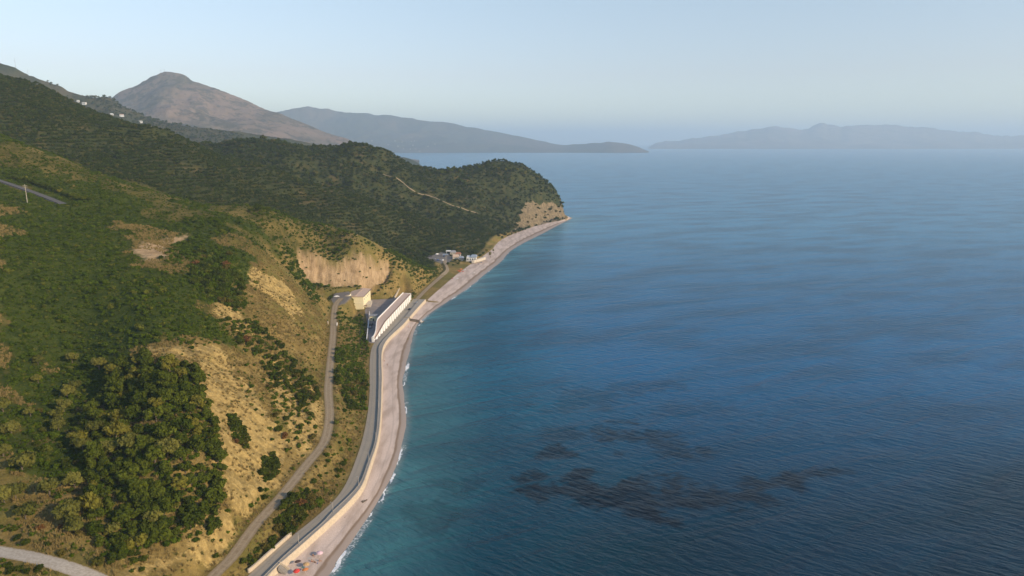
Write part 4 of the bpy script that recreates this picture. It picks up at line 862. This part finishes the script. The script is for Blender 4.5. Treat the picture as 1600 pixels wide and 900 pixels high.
for i in range(nrib):
    s0 = 5 + (L_ - 8) * i / nrib; s1 = s0 + (L_ - 8) / nrib * .52; h0, h1 = hs(s0) - .02, hs(s1) - .02
    MB().prism([(*q2(s0, -.35), ZB), (*q2(s1, -.35), ZB), (*q2(s1, .896), ZB), (*q2(s0, .896), ZB)], [(*q2(s0, .35), h0), (*q2(s1, .35), h1), (*q2(s1, .896), h1), (*q2(s0, .896), h0)]).build('buttress', M_WHITE, root, off)
    sa = s1 + .8; sb_ = s0 + (L_ - 8) / nrib - .8
    if i > 4: MB().prism([(*q2(sa, .80), 4.3), (*q2(sb_, .80), 4.3), (*q2(sb_, .897), 4.3), (*q2(sa, .897), 4.3)], [(*q2(sa, .80), hs(sa) - 1.3), (*q2(sb_, .80), hs(sa) - 1.3), (*q2(sb_, .897), hs(sa) - 1.3), (*q2(sa, .897), hs(sa) - 1.3)]).build('window', M_GLASS, root, off)
MB().box((*q2(-.8, .9), 5.2), (1.5, 1.5, 4.0), math.atan2(ax[1], ax[0])).build('end_pillar', M_WHITE, root, off)
MB().box((*q2(L_ + .25, 3.9), 6.4), (.5, 7.2, 6.3), math.atan2(ax[1], ax[0])).build('end_wall', M_WHITE, root, off)

# yellow building
c0, c1 = W(567.5, 463, 14.6), W(575.5, 451, 14.6); fl = W(541, 463.5, 14.6)
Y0, Y1, X1, X0 = c0[1], c1[1], float(c0[0]), float(fl[0]); root = thing('yellow_building', ((X0 + X1) / 2, Y0, 3.6), 'tall yellow building with tan pitched roof at the head of the parking lot', 'building'); off = tuple(root.location)
MB().prism([(X0, Y0, 3.3), (X1, Y0, 3.3), (X1 - .3, Y1, 3.3), (X0, Y1, 3.3)], [(X0, Y0, 14.2), (X1, Y0, 14.2), (X1 - .3, Y1, 14.2), (X0, Y1, 14.2)]).build('wall', M_YEL, root, off)
xm = X0 * .45 + X1 * .55
MB().prism([(X0 - .5, Y0 - .5, 14.203), (xm, Y0 - .5, 14.203), (xm, Y1 + .5, 14.203), (X0 - .5, Y1 + .5, 14.203)], [(X0 - .5, Y0 - .5, 14.45), (xm, Y0 - .5, 15.3), (xm, Y1 + .5, 15.3), (X0 - .5, Y1 + .5, 14.45)]).build('roof', M_TILE, root, off)
MB().prism([(xm + .01, Y0 - .5, 14.203), (X1 + .5, Y0 - .5, 14.203), (X1 + .3, Y1 + .5, 14.203), (xm + .01, Y1 + .5, 14.203)], [(xm + .01, Y0 - .5, 15.0), (X1 + .5, Y0 - .5, 14.5), (X1 + .3, Y1 + .5, 14.5), (xm + .01, Y1 + .5, 15.0)]).build('roof', paint('pinkish_roof_tiles', (.54, .42, .35), .9, .1, 3.0), root, off)
MB().box(((X0 + X1) / 2, Y0 - .12, 8.9), (X1 - X0 - .1, .22, .35)).build('string_course', M_YEL2, root, off)
MB().box((X1 + .62, (Y0 + Y1) / 2, 14.35), (.22, Y1 - Y0 + 1.1, .35)).build('gutter', M_DARK, root, off)
for i, yy in enumerate((Y0 + 4, Y0 + 10, Y0 + 16, Y0 + 22)):
    f = MB().box((X1 + .02, yy, 11.4), (.16, 1.5, 1.5)).build('window', M_WHITE, root, off); MB().box((X1 + .06, yy, 11.4), (.14, 1.15, 1.2)).build('pane', M_GLASS, f, (0, 0, 0))
for ch in root.children:
    for gc in ch.children: gc.location = (-off[0], -off[1], -off[2])
MB().box((X1 + 1.3, Y0 + 1.5, 6.2), (2.4, 3, .3)).build('balcony', M_BROWN_TRIM, root, off)
# pale annex at the upper level
a0, a1 = W(536, 467.5, 15.5), W(554, 463, 18.0); root = thing('pale_annex', (a0[0], a0[1], 15.5), 'pale yellow annex with sloping parapet beside the yellow building and upper lot', 'building'); off = tuple(root.location)
yA = Y0 - 1.0; xa, xb_ = float(W(536, 466, 15)[0]), X0 + 4.2
MB().prism([(xa, yA - 6, 9), (xb_, yA - 6, 9), (xb_, yA - .6, 9), (xa, yA - .6, 9)], [(xa, yA - 6, 15.6), (xb_, yA - 6, 17.4), (xb_, yA - .6, 17.4), (xa, yA - .6, 15.6)]).build('wall', M_YEL2, root, off)
MB().prism([(xa - .3, yA - 6.3, 15.61), (xb_ + .3, yA - 6.3, 17.51), (xb_ + .3, yA - .4, 17.51), (xa - .3, yA - .4, 15.61)], [(xa - .3, yA - 6.3, 15.9), (xb_ + .3, yA - 6.3, 17.8), (xb_ + .3, yA - .4, 17.8), (xa - .3, yA - .4, 15.9)]).build('roof', M_TILE, root, off)
# kiosk
k0 = W(577.5, 502, 3.6); root = thing('kiosk', (k0[0], k0[1], 3.6), 'small yellow gatehouse with flat grey roof in the parking lot', 'kiosk'); off = tuple(root.location); kx, ky = float(k0[0]), float(k0[1])
MB().box((kx + 2.4, ky + 2.6, 5.6), (4.6, 5.0, 4.2)).build('wall', M_YEL, root, off); MB().box((kx + 2.7, ky + 2.6, 7.86), (6.2, 6.2, .3)).build('roof', M_GREYROOF, root, off); MB().box((kx + 3.0, ky + .06, 4.7), (1.0, .12, 2.1)).build('door', M_DARK, root, off); MB().box((kx + 1.2, ky + .06, 5.6), (1.0, .12, 1.0)).build('window', M_GLASS, root, off)
# lot boundary wall, ramp wall, posts by the track
def wall_line(name, pts, h0, h1, th, mat, label, z, capmat=None):
    p = dense([np.array(a) for a in pts], 6); root = thing(name, (p[0][0], p[0][1], z), label, 'wall'); off = tuple(root.location); hh_ = np.linspace(h0, h1, len(p))
    MB().sweep([[(a[0] - th / 2, a[1], z - .8), (a[0] + th / 2, a[1], z - .8), (a[0] + th / 2, a[1], z + h), (a[0] - th / 2, a[1], z + h)] for a, h in zip(p, hh_)]).build('wall_body', mat, root, off)
    MB().sweep([[(a[0] - th / 2 - .06, a[1], z + h + .003), (a[0] + th / 2 + .06, a[1], z + h + .003), (a[0] + th / 2 + .06, a[1], z + h + .12), (a[0] - th / 2 - .06, a[1], z + h + .12)] for a, h in zip(p, hh_)]).build('coping', capmat or mat, root, off)
wall_line('boundary_wall', [W(u, v, 3.6)[:2] for u, v in [(573.2, 533), (574.5, 520), (576.5, 503), (577.5, 491)]], 1.8, 2.2, .4, M_WHITE, 'white boundary wall between the parking lot and the brown slope', 3.6)
wall_line('ramp_wall', [W(u, v, 3.6)[:2] for u, v in [(616, 466.5), (622, 461), (628, 455)]], 1.0, 7.0, .6, M_CREAM, 'cream wall rising wedge-like at the far corner of the parking lot', 3.6)
wall_line('garden_wall', [W(u, v, 3.6)[:2] for u, v in [(575.5, 480), (578, 474)]], 2.4, 2.4, 4.0, M_PALEP, 'pale low terrace block at the foot of the yellow building', 3.6)
for (u, v), lab in (((526.8, 509), 'white gate post on the seaward edge of the track'), ((512.5, 507), 'cream gate post with a wall stub on the hill side of the track')):
    q = P(u, v); root = thing('gate_post', tuple(q), lab, 'post'); MB().box((0, 0, .8), (.7, .7, 3.0)).build('shaft', M_WHITE if u > 520 else M_CREAM, root); MB().box((0, 0, 2.38), (.9, .9, .15)).build('cap', M_CREAM, root)
# poles
def pole(p, h, lab, mat, arms=(.92,), w=1.3):
    root = thing('utility_pole', tuple(p), lab, 'pole'); MB().tube((0, 0, -1), (0, 0, h), .2, .13).build('mast', mat, root)
    for a_ in arms: MB().box((0, 0, h * a_), (2 * w, .18, .18)).build('crossarm', mat, root)
    for k_ in (-1, 0, 1): MB().tube((k_ * w * .85, 0, h * arms[0] + .09), (k_ * w * .85, 0, h * arms[0] + .45), .08, .05).build('insulator', M_DARK, root)
q = W(575.8, 503, 3.6); pole(q, 11.5, 'dark wooden utility pole beside the gatehouse in the parking lot', M_WOODP, (.93, .62))
q = P(43, 318); pole(q, 13.0, 'pale utility pole with a crossarm in front of the highway', M_PALEP, (.93, .86), 1.6)
q = W(697, 410, 5.0); pole(q, 8.0, 'thin pale pole standing in the beach-bar lot', M_PALEP, (.95,), .8)

# vehicles
def vcar(body_mat, loc, rz, lab, grp=None):
    root = thing('parked_car', loc, lab, 'car', grp, rz)
    prof = [(-2.1, .35), (-2.15, .75), (-1.95, .95), (-1.45, 1.0), (-.85, 1.45), (.75, 1.48), (1.35, 1.02), (2.0, .9), (2.15, .65), (2.1, .35)]
    lo = [(x, -.86 if z < 1.1 else -.68, z) for x, z in prof]; hi = [(x, .86 if z < 1.1 else .68, z) for x, z in prof]
    MB().prism(lo, hi).build('body', body_mat, root, bevel=.04)
    MB().prism([(-1.30, -.81, 1.03), (-.80, -.705, 1.40), (.70, -.705, 1.42), (1.20, -.81, 1.04)], [(-1.30, .81, 1.03), (-.80, .705, 1.40), (.70, .705, 1.42), (1.20, .81, 1.04)]).build('window', M_GLASS, root)
    for x_ in (-1.3, 1.3):
        for y_ in (-.78, .78): MB().tube((x_, y_ - .11, .33), (x_, y_ + .11, .33), .33, n=14).build('wheel', M_DARK, root)
    for y_ in (-.6, .6): MB().box((2.12, y_, .7), (.08, .35, .16)).build('headlight', M_WHITE, root)
    return root
CB = {'black': paint('black_car_paint', (.02, .02, .025), .3, spec=.6), 'grey': paint('grey_car_paint', (.22, .23, .25), .3, spec=.6), 'white': paint('white_car_paint', (.75, .76, .77), .3, spec=.6), 'red': paint('red_car_paint', (.35, .04, .03), .3, spec=.6), 'blue': paint('blue_car_paint', (.05, .12, .28), .3, spec=.6)}
def gz(q): return (float(q[0]), float(q[1]), float(q[2]))
vcar(CB['black'], gz(W(580, 508, 3.66)), R(80), 'black car parked next to the boundary wall below the gatehouse'); vcar(CB['grey'], gz(W(578.8, 513, 3.66)), R(82), 'dark grey car parked behind the black one by the boundary wall')
vcar(CB['black'], gz(W(640, 484, 3.42)), R(84), 'dark car on the beach road beneath the long white building'); vcar(CB['grey'], gz(W(650.5, 474, 3.46)), R(84), 'grey car at the far end of the beach road past the long white building')
vcar(CB['white'], gz(W(526, 464.5, 16.32)), R(10), 'white car on the upper lot at the top of the track')
FC = [(664, 403, 'black', 20, 'black car at the landward end of the beach-bar lot'), (672, 401, 'black', 20, 'second black car next to the landward end of the beach-bar lot'), (680, 406, 'grey', 80, 'grey car first in the file on the beach-bar lot'), (684, 407, 'blue', 80, 'blue car second in the file on the beach-bar lot'), (688, 407.5, 'grey', 80, 'grey car third in the file on the beach-bar lot'), (692, 407.5, 'white', 80, 'white car last in the file on the beach-bar lot'), (683, 398, 'white', 30, 'white car alone at the back of the beach-bar lot'), (694, 401, 'blue', 85, 'blue car beside the pale pole of the beach-bar lot')]
for u, v, c_, a_, lab in FC: q = P(u, v); vcar(CB[c_], (q[0], q[1], q[2] + .05), R(a_), lab)

# beach bar
b0, b1 = W(729, 407, 4.6), W(744.5, 406, 4.6); root = thing('beach_bar', gz(b0), 'white beach bar with blue-grey roof at the top of the beach', 'building'); off = gz(b0); bw = float(b1[0] - b0[0]); bx, by = float(b0[0]), float(b0[1])
zt_b = 4.3
MB().box((bx + bw / 2, by + 6, zt_b + 1.8), (bw, 11, 4.6)).build('wall', M_WHITE, root, off)
MB().prism([(bx + bw * .35, by - .6, zt_b + 4.104), (bx + bw + .8, by - .6, zt_b + 4.104), (bx + bw + .8, by + 12, zt_b + 4.104), (bx + bw * .35, by + 12, zt_b + 4.104)], [(bx + bw * .5, by + 3, zt_b + 6.0), (bx + bw - .6, by + 3, zt_b + 6.0), (bx + bw - .6, by + 9, zt_b + 6.0), (bx + bw * .5, by + 9, zt_b + 6.0)]).build('roof', M_BLUEROOF, root, off)
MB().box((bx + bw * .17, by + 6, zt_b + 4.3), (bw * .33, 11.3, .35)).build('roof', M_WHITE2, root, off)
for i in range(4): MB().box((bx + bw * (.14 + .24 * i), by + .46, zt_b + 1.6), (bw * .13, .14, 1.9)).build('window', M_GLASS, root, off)
MB().box((bx + bw / 2, by - 2.2, zt_b + .1), (bw + 1, 4, .8)).build('terrace', M_PALEP, root, off)
wall_line('terrace_wall', [W(u, v, 3.6)[:2] for u, v in [(739, 410), (748, 407.5), (757, 404.5)]], 2.4, 2.4, 3.0, M_PALEP, 'pale terrace wall stepping from the beach bar towards the beach', 3.6)
q = P(700.5, 396); root = thing('canopy', gz(q), 'white square canopy on posts at the back of the beach-bar lot', 'canopy')
for a_ in (-2.2, 2.2):
    for b_ in (-2.2, 2.2): MB().tube((a_, b_, -.2), (a_, b_, 3.0), .14).build('post', M_WHITE, root)
MB().prism([(-3, -3, 3.0), (3, -3, 3.0), (3, 3, 3.0), (-3, 3, 3.0)], [(-2.6, -2.6, 3.6), (2.6, -2.6, 3.6), (2.6, 2.6, 3.6), (-2.6, 2.6, 3.6)]).build('top', M_WHITE, root)
q = P(696, 401); root = thing('car_shade', gz(q), 'blue-grey sheet shelter over parked cars near the pale pole', 'shelter')
for a_ in (-3, 3):
    for b_ in (-2, 2): MB().tube((a_, b_, -.2), (a_, b_, 2.6), .1).build('post', M_STEEL, root)
MB().prism([(-3.4, -2.4, 2.6), (3.4, -2.4, 2.6), (3.4, 2.4, 3.0), (-3.4, 2.4, 3.0)], [(-3.4, -2.4, 2.72), (3.4, -2.4, 2.72), (3.4, 2.4, 3.12), (-3.4, 2.4, 3.12)]).build('roof', M_BLUEROOF, root)

# umbrellas
def umbrella(p, col, lab, r=1.25, grp=None, tilt=8, h=2.1):
    root = thing('beach_umbrella', p, lab, 'beach umbrella', grp, random.uniform(0, 6)); cm = paint('umbrella_cloth', col, .8, .1)
    m = MB(); n = 8; top = (0, 0, h); V = [top]
    for k_ in range(n): V.append((math.cos(k_ * 2 * math.pi / n) * r, math.sin(k_ * 2 * math.pi / n) * r, h - .5))
    for k_ in range(n): V.append((math.cos(k_ * 2 * math.pi / n) * r * .55, math.sin(k_ * 2 * math.pi / n) * r * .55, h - .17))
    F = [(0, 1 + n + k_, 1 + n + (k_ + 1) % n) for k_ in range(n)] + [(1 + n + k_, 1 + k_, 1 + (k_ + 1) % n, 1 + n + (k_ + 1) % n) for k_ in range(n)]
    m.add(V, F); o = m.build('canopy', cm, root); so_ = o.modifiers.new('cloth', 'SOLIDIFY'); so_.thickness = .02
    MB().tube((0, 0, -.3), (0, 0, h + .1), .025).build('pole', M_WHITE, root); root.rotation_euler = (R(tilt), R(-tilt * .5), root.rotation_euler.z); return root
def on_beach(u, v, z=1.0):
    q = W(u, v, z)
    for _ in range(4):
        zz = float(zt(q[0], q[1])); zz = zz + .12; q = W(u, v, zz)
    return gz(q)
UM = [(499, 870, (.72, .50, .55), 'pale pink beach umbrella set apart nearest the water'), (478, 888, (.50, .33, .16), 'tan beach umbrella behind the red one on the near beach'), (464, 898, (.65, .06, .05), 'bright red beach umbrella at the foot of the steps'), (478, 897, (.66, .24, .08), 'orange beach umbrella next to the bright red one'), (466, 884.5, (.10, .06, .05), 'dark brown beach umbrella closest to the sea wall')]
for u, v, c_, lab in UM: umbrella(on_beach(u, v), c_, lab, 1.12)
for i, (u, v) in enumerate([(716, 425), (719, 426), (721.5, 424), (724, 426.5), (720, 422.5)]): umbrella(on_beach(u, v), (.62, .10, .04) if i < 4 else (.68, .25, .1), 'red-orange beach umbrella in the cluster below the beach bar', 1.5, 'red umbrellas clustered below the bar')
umbrella(on_beach(727, 423.5), (.75, .7, .62), 'cream beach umbrella at the edge of the red cluster', 1.4); umbrella(on_beach(706, 437.5), (.25, .05, .05), 'dark maroon beach umbrella on the mid beach', 1.5); umbrella(on_beach(715, 437.5), (.75, .75, .72), 'white beach umbrella on the mid beach beside the maroon one', 1.4); umbrella(on_beach(741, 428.5), (.72, .66, .60), 'pale beach umbrella alone near the water below the bar', 1.3); umbrella(on_beach(752, 412), (.15, .17, .22), 'dark blue beach umbrella in front of the terrace wall', 1.4); umbrella(on_beach(747, 415), (.12, .12, .16), 'near-black beach umbrella in front of the beach bar', 1.4)
# ------------------------------------------------------------------ far houses, masts, guard rail, people
def house(w, d, h, wall, roofm, loc, rz, lab, grp=None, flat=False):
    root = thing('house', loc, lab, 'house', grp, rz)
    MB().box((0, 0, h / 2 - 1), (w, d, h + 2)).build('wall', wall, root)
    if flat: MB().box((0, 0, h + .2), (w + .6, d + .6, .4)).build('roof', roofm, root)
    else: MB().prism([(-w / 2 - .5, -d / 2 - .5, h + .01), (w / 2 + .5, -d / 2 - .5, h + .01), (w / 2 + .5, d / 2 + .5, h + .01), (-w / 2 - .5, d / 2 + .5, h + .01)], [(-w / 2 + .8, -.1, h + 2.2), (w / 2 - .8, -.1, h + 2.2), (w / 2 - .8, .1, h + 2.2), (-w / 2 + .8, .1, h + 2.2)]).build('roof', roofm, root)
    for k in (-.3, 0, .3): MB().box((w * k, -d / 2 - .02, h * .55), (w * .13, .12, h * .3)).build('window', M_GLASS, root)
    return root
HS = [(131, 164.5, 12, 8, 6.5, 'white two-storey house highest on the green ridge'), (176, 179.5, 10, 7, 5, 'white house on the green ridge, upper of the middle pair'), (191, 181, 13, 8, 5.5, 'long pale house on the green ridge, lower of the middle pair'), (219, 191, 12, 8, 5.5, 'white house lowest on the green ridge toward the brown mountain'), (122, 158, 8, 6, 4, 'small pale house above the highest white house on the ridge')]
for u, v, w, d, h, lab in HS:
    hu, hv = project(hX, hY, hZ); cand = np.where(np.arange(hX.shape[1])[None, :] < hX.shape[1] * .68, np.hypot(hu - u, hv - v), 1e9); ci = np.unravel_index(np.argmin(cand), cand.shape); q = (hX[ci], hY[ci], hZ[ci])
    house(w, d, h, M_WHITE2, M_WHITE2 if u != 191 else M_REDROOF, gz(q), R(random.uniform(-15, 25)), lab, None, u in (131, 219))
# village on the far shore below the mountain
VH = [(560 + random.uniform(-40, 90), random.uniform(0, 1)) for _ in range(26)]
def far_land(name, u):
    o = bpy.data.objects[name]; n = len(o.data.vertices); a_ = np.empty(n * 3, np.float32); o.data.vertices.foreach_get('co', a_); return a_.reshape(-1, 3)
capev = far_land('cape_hills', 0); pu, pv = project(capev[:, 0], capev[:, 1], capev[:, 2])
sel = np.nonzero((pu > 560) & (pu < 680) & (pv > 219) & (pv < 237) & (capev[:, 2] > 3) & (capev[:, 1] < 10200))[0]
if len(sel):
    for i in rng.choice(sel, 15):
        q = capev[i]; house(random.uniform(12, 20), 10, random.uniform(6, 9), M_PALEP, random.choice([M_REDROOF, M_WHITE2]), (float(q[0]), float(q[1]), float(q[2])), R(random.uniform(-20, 20)), 'tiny pale house of the hazy village on the far shore', 'houses of the far shore village')
# masts
def mast(p, h, lab, r=.5):
    root = thing('radio_mast', p, lab, 'mast'); MB().tube((0, 0, -3), (0, 0, h), r, r * .35, 6).build('pole', M_STEEL, root)
    for a_ in (.55, .75, .92): MB().box((0, 0, h * a_), (r * 4.5, r * 1.2, r * 1.2)).build('aerial', M_STEEL, root)
mv = far_land('mountain', 0); mu, mvv = project(mv[:, 0], mv[:, 1], mv[:, 2])
for (uu, h, lab) in ((251, 26, 'taller radio mast on the brown mountain summit'), (257, 22, 'shorter radio mast on the brown mountain summit')):
    k_ = np.argmin(np.abs(mu - uu) * 2 + mvv); q = mv[k_]; mast((float(q[0]), float(q[1]), float(q[2])), h, lab, .9)
for (u, v, h, lab) in ((25, 107, 22, 'thin radio mast on the brown skyline above the terraces'), (44, 115, 14, 'short mast lower down the same skyline')):
    hu, hv = project(hX, hY, hZ); cand = np.where(np.arange(hX.shape[1])[None, :] < hX.shape[1] * .68, np.abs(hu - u) * 3 + hv, 1e9); ci = np.unravel_index(np.argmin(cand), cand.shape); mast((float(hX[ci]), float(hY[ci]), float(hZ[ci])), h * 1.5, lab, .5)
# guard rail on the outer side of the highway
gl, gr = offset(HIGHWAY, 3.9); e_ = gr if gr[len(gr) // 2][1] < gl[len(gl) // 2][1] else gl
p0 = e_[0]; root = thing('guard_rail', (p0[0], p0[1], float(zt(*p0))), 'dark steel guard rail along the outer edge of the highway', 'guard rail'); off = tuple(root.location)
zz = [float(max(zt(*p), poly_dist(np.array([p[0]]), np.array([p[1]]), HIGHWAY)[1][0])) for p in e_]
M_RAIL = paint('dull_dark_rail', (.10, .10, .115), .6)
MB().sweep([[(p[0], p[1], z + .35), (p[0] + .12, p[1] - .05, z + .35), (p[0] + .12, p[1] - .05, z + 1.15), (p[0], p[1], z + 1.15)] for p, z in zip(e_, zz)]).build('rail', M_RAIL, root, off)
for i in range(0, len(e_), 3): MB().box((e_[i][0] + .2, e_[i][1] + .1, zz[i] + .3), (.14, .14, 1.5)).build('post', M_STEEL, root, off)
rp2 = [np.array(p) for p in e_[len(e_) // 2:]]
# people: one skinned body per pose
M_SKIN = paint('tanned_skin', (.42, .24, .15), .6, .05); M_HAIR = paint('dark_hair', (.03, .022, .016), .7)
def person_mesh(name, J, E, rad):
    me = bpy.data.meshes.new(name); me.from_pydata([J[k] for k in J], [(list(J).index(a), list(J).index(b_)) for a, b_ in E], []); o = link(bpy.data.objects.new(name, me))
    md = o.modifiers.new('skin', 'SKIN'); md.use_smooth_shade = True; o.modifiers.new('sub', 'SUBSURF').levels = 1
    for i, k in enumerate(J): sv = me.skin_vertices[0].data[i]; sv.radius = (rad[k], rad[k]); sv.use_root = (i == 0)
    dg = bpy.context.evaluated_depsgraph_get(); m2 = bpy.data.meshes.new_from_object(o.evaluated_get(dg)); COL.objects.unlink(o); bpy.data.objects.remove(o); m2.name = name; m2.materials.clear(); m2.materials.append(M_SKIN); return m2
RAD = dict(pelvis=.15, waist=.125, chest=.15, neck=.055, head=.095, crown=.08)
for sd_ in 'LR': RAD.update({'sh' + sd_: .06, 'el' + sd_: .042, 'wr' + sd_: .03, 'ha' + sd_: .035, 'hip' + sd_: .09, 'kn' + sd_: .06, 'an' + sd_: .042, 'toe' + sd_: .035})
EDG = [('pelvis', 'waist'), ('waist', 'chest'), ('chest', 'neck'), ('neck', 'head'), ('head', 'crown')]
for sd_ in 'LR': EDG += [('chest', 'sh' + sd_), ('sh' + sd_, 'el' + sd_), ('el' + sd_, 'wr' + sd_), ('wr' + sd_, 'ha' + sd_), ('pelvis', 'hip' + sd_), ('hip' + sd_, 'kn' + sd_), ('kn' + sd_, 'an' + sd_), ('an' + sd_, 'toe' + sd_)]
def pose(kind):
    J = {}
    if kind == 'sit':
        J.update(pelvis=(0, 0, .16), waist=(-.04, 0, .36), chest=(-.08, 0, .58), neck=(-.06, 0, .76), head=(-.03, 0, .88), crown=(-.02, 0, .98))
        for s_, y in (('L', 1), ('R', -1)): J.update({'sh' + s_: (-.08, .19 * y, .66), 'el' + s_: (-.22, .26 * y, .42), 'wr' + s_: (-.34, .27 * y, .16), 'ha' + s_: (-.36, .28 * y, .06), 'hip' + s_: (.08, .10 * y, .14), 'kn' + s_: (.42, .14 * y, .42), 'an' + s_: (.72, .13 * y, .08), 'toe' + s_: (.90, .14 * y, .05)})
    elif kind == 'lie':
        J.update(pelvis=(0, 0, .14), waist=(-.2, 0, .13), chest=(-.42, 0, .15), neck=(-.62, 0, .15), head=(-.75, 0, .16), crown=(-.86, 0, .16))
        for s_, y in (('L', 1), ('R', -1)): J.update({'sh' + s_: (-.5, .19 * y, .13), 'el' + s_: (-.25, .30 * y, .08), 'wr' + s_: (-.02, .32 * y, .07), 'ha' + s_: (.07, .32 * y, .06), 'hip' + s_: (.08, .10 * y, .12), 'kn' + s_: (.48, .12 * y, .13), 'an' + s_: (.88, .13 * y, .08), 'toe' + s_: (.95, .15 * y, .17)})
    else:
        J.update(pelvis=(0, 0, .95), waist=(0, 0, 1.12), chest=(0, 0, 1.34), neck=(0, 0, 1.51), head=(.02, 0, 1.62), crown=(.02, 0, 1.71))
        for s_, y in (('L', 1), ('R', -1)): J.update({'sh' + s_: (0, .19 * y, 1.42), 'el' + s_: (.02, .25 * y, 1.14), 'wr' + s_: (.08, .26 * y, .90), 'ha' + s_: (.11, .26 * y, .82), 'hip' + s_: (0, .10 * y, .90), 'kn' + s_: (.05 * y, .11 * y, .50), 'an' + s_: (.08 * y, .11 * y, .08), 'toe' + s_: (.08 * y + .16, .12 * y, .04)})
    return J
PM = {k: (person_mesh('person', pose(k), EDG, RAD), pose(k)) for k in ('sit', 'lie', 'stand')}
def person(kind, loc, rz, lab, suit):
    me, J = PM[kind]; o = link(bpy.data.objects.new('person', me)); o.location = loc; o.rotation_euler = (0, 0, rz); tag(o, lab, 'person')
    h = np.array(J['crown']); hd_ = np.array(J['head']); bm = bmesh.new(); bmesh.ops.create_icosphere(bm, subdivisions=2, radius=.105)
    d_ = h - hd_; c_ = hd_ + d_ * .55 + np.array([-.02, 0, .01])
    for v in bm.verts: v.co = Vector((v.co.x + c_[0], v.co.y + c_[1], v.co.z * .9 + c_[2]))
    m_ = bpy.data.meshes.new('hair'); bm.to_mesh(m_); bm.free(); m_.materials.append(M_HAIR); link(bpy.data.objects.new('hair', m_), o)
    p_, w_ = np.array(J['pelvis']), np.array(J['waist']); ax_ = (w_ - p_) / np.linalg.norm(w_ - p_); MB().tube(p_ - ax_ * .10, p_ + ax_ * .10, .175, .165, 12).build('swimwear', suit, o)
SU = [paint('navy_cloth', (.03, .04, .10)), paint('red_cloth', (.45, .05, .05)), paint('black_cloth', (.02, .02, .02)), paint('pink_cloth', (.6, .25, .28))]
def towel(p, rz, col, lab):
    root = thing('beach_towel', p, lab, 'towel', None, rz); o = MB().box((0, 0, .03), (1.9, .9, .03)).build('cloth', paint('towel_cloth', col, .95), root)
PP = [(489.5, 869, 'sit', 0, 'person in navy swimwear sitting in the shade edge of the pale pink umbrella'), (487.5, 878, 'sit', 1, 'person in red swimwear sitting, nearest the wall of the three below the pink umbrella'), (492, 879, 'lie', 2, 'person in black swimwear lying down between two sitting companions'), (499.5, 877.5, 'sit', 3, 'person in pink swimwear sitting, nearest the water of the three below the pink umbrella')]
for u, v, kd, c_, lab in PP:
    p = on_beach(u, v); person(kd, (p[0], p[1], p[2] + .03), R(random.uniform(-40, 10)), lab, SU[c_])
for (u, v, col, lab) in ((492.2, 880.5, (.10, .14, .32), 'dark blue towel under the lying person'), (483, 872, (.5, .46, .42), 'pale towel spread left empty beside the sea wall'), (472, 886, (.12, .25, .22), 'dark green towel between the brown and tan umbrellas'), (470, 895, (.5, .42, .35), 'beige towel between the red and orange umbrellas')):
    p = on_beach(u, v); towel((p[0], p[1], p[2]), R(random.uniform(-30, 30)), col, lab)
for (u, v, c_, lab) in ((638, 512, 3, 'person in pink swimwear standing on the beach just below the drain'), (641.5, 513.5, 1, 'person in red swimwear standing near the water just below the drain'), (600.5, 566, 2, 'person in black swimwear standing close under the sea wall of the straight road'), (605, 572, 0, 'person in navy swimwear standing mid-beach along the straight road')):
    p = on_beach(u, v); person('stand', p, R(random.uniform(-60, 60)), lab, SU[c_])
# small sheds and planting round the beach bar
for u, v, w, d, h, rm, lab in [(708, 397.5, 7, 5, 2.8, M_GREYROOF, 'low grey-roofed shed behind the beach bar lot'), (716, 400, 6, 5, 2.6, M_REDROOF, 'small red-roofed hut landward of the beach bar'), (721, 406, 5, 4, 2.4, M_BLUEROOF, 'blue-roofed hut on the scrub just short of the beach bar'), (712, 404, 8, 5, 2.6, M_TILE, 'long tan-roofed shed on the scrub between lot and bar')]:
    q = P(u, v); house(w, d, h, M_PALEP, rm, gz(q), R(random.uniform(-20, 30)), lab)
for i, (u, v, s_) in enumerate([(705, 401, .7), (711, 409, .8), (718, 410, .75), (726, 409, .7), (700, 414, .8), (708, 416, .7), (716, 414, .8), (755, 398, .9), (760, 394, 1.0), (748, 393, 1.1), (742, 390, 1.2), (722, 390, 1.0), (714, 391, .9), (706, 390, .9)]):
    q = P(u, v); make_plant('garden_tree', CR_EVER[i % 6], TR_OLIVE[i % 3], q[0], q[1], s_, 'small dark tree among the sheds and cars around the beach bar', 'tree', 'trees around the beach bar', 'trunk')
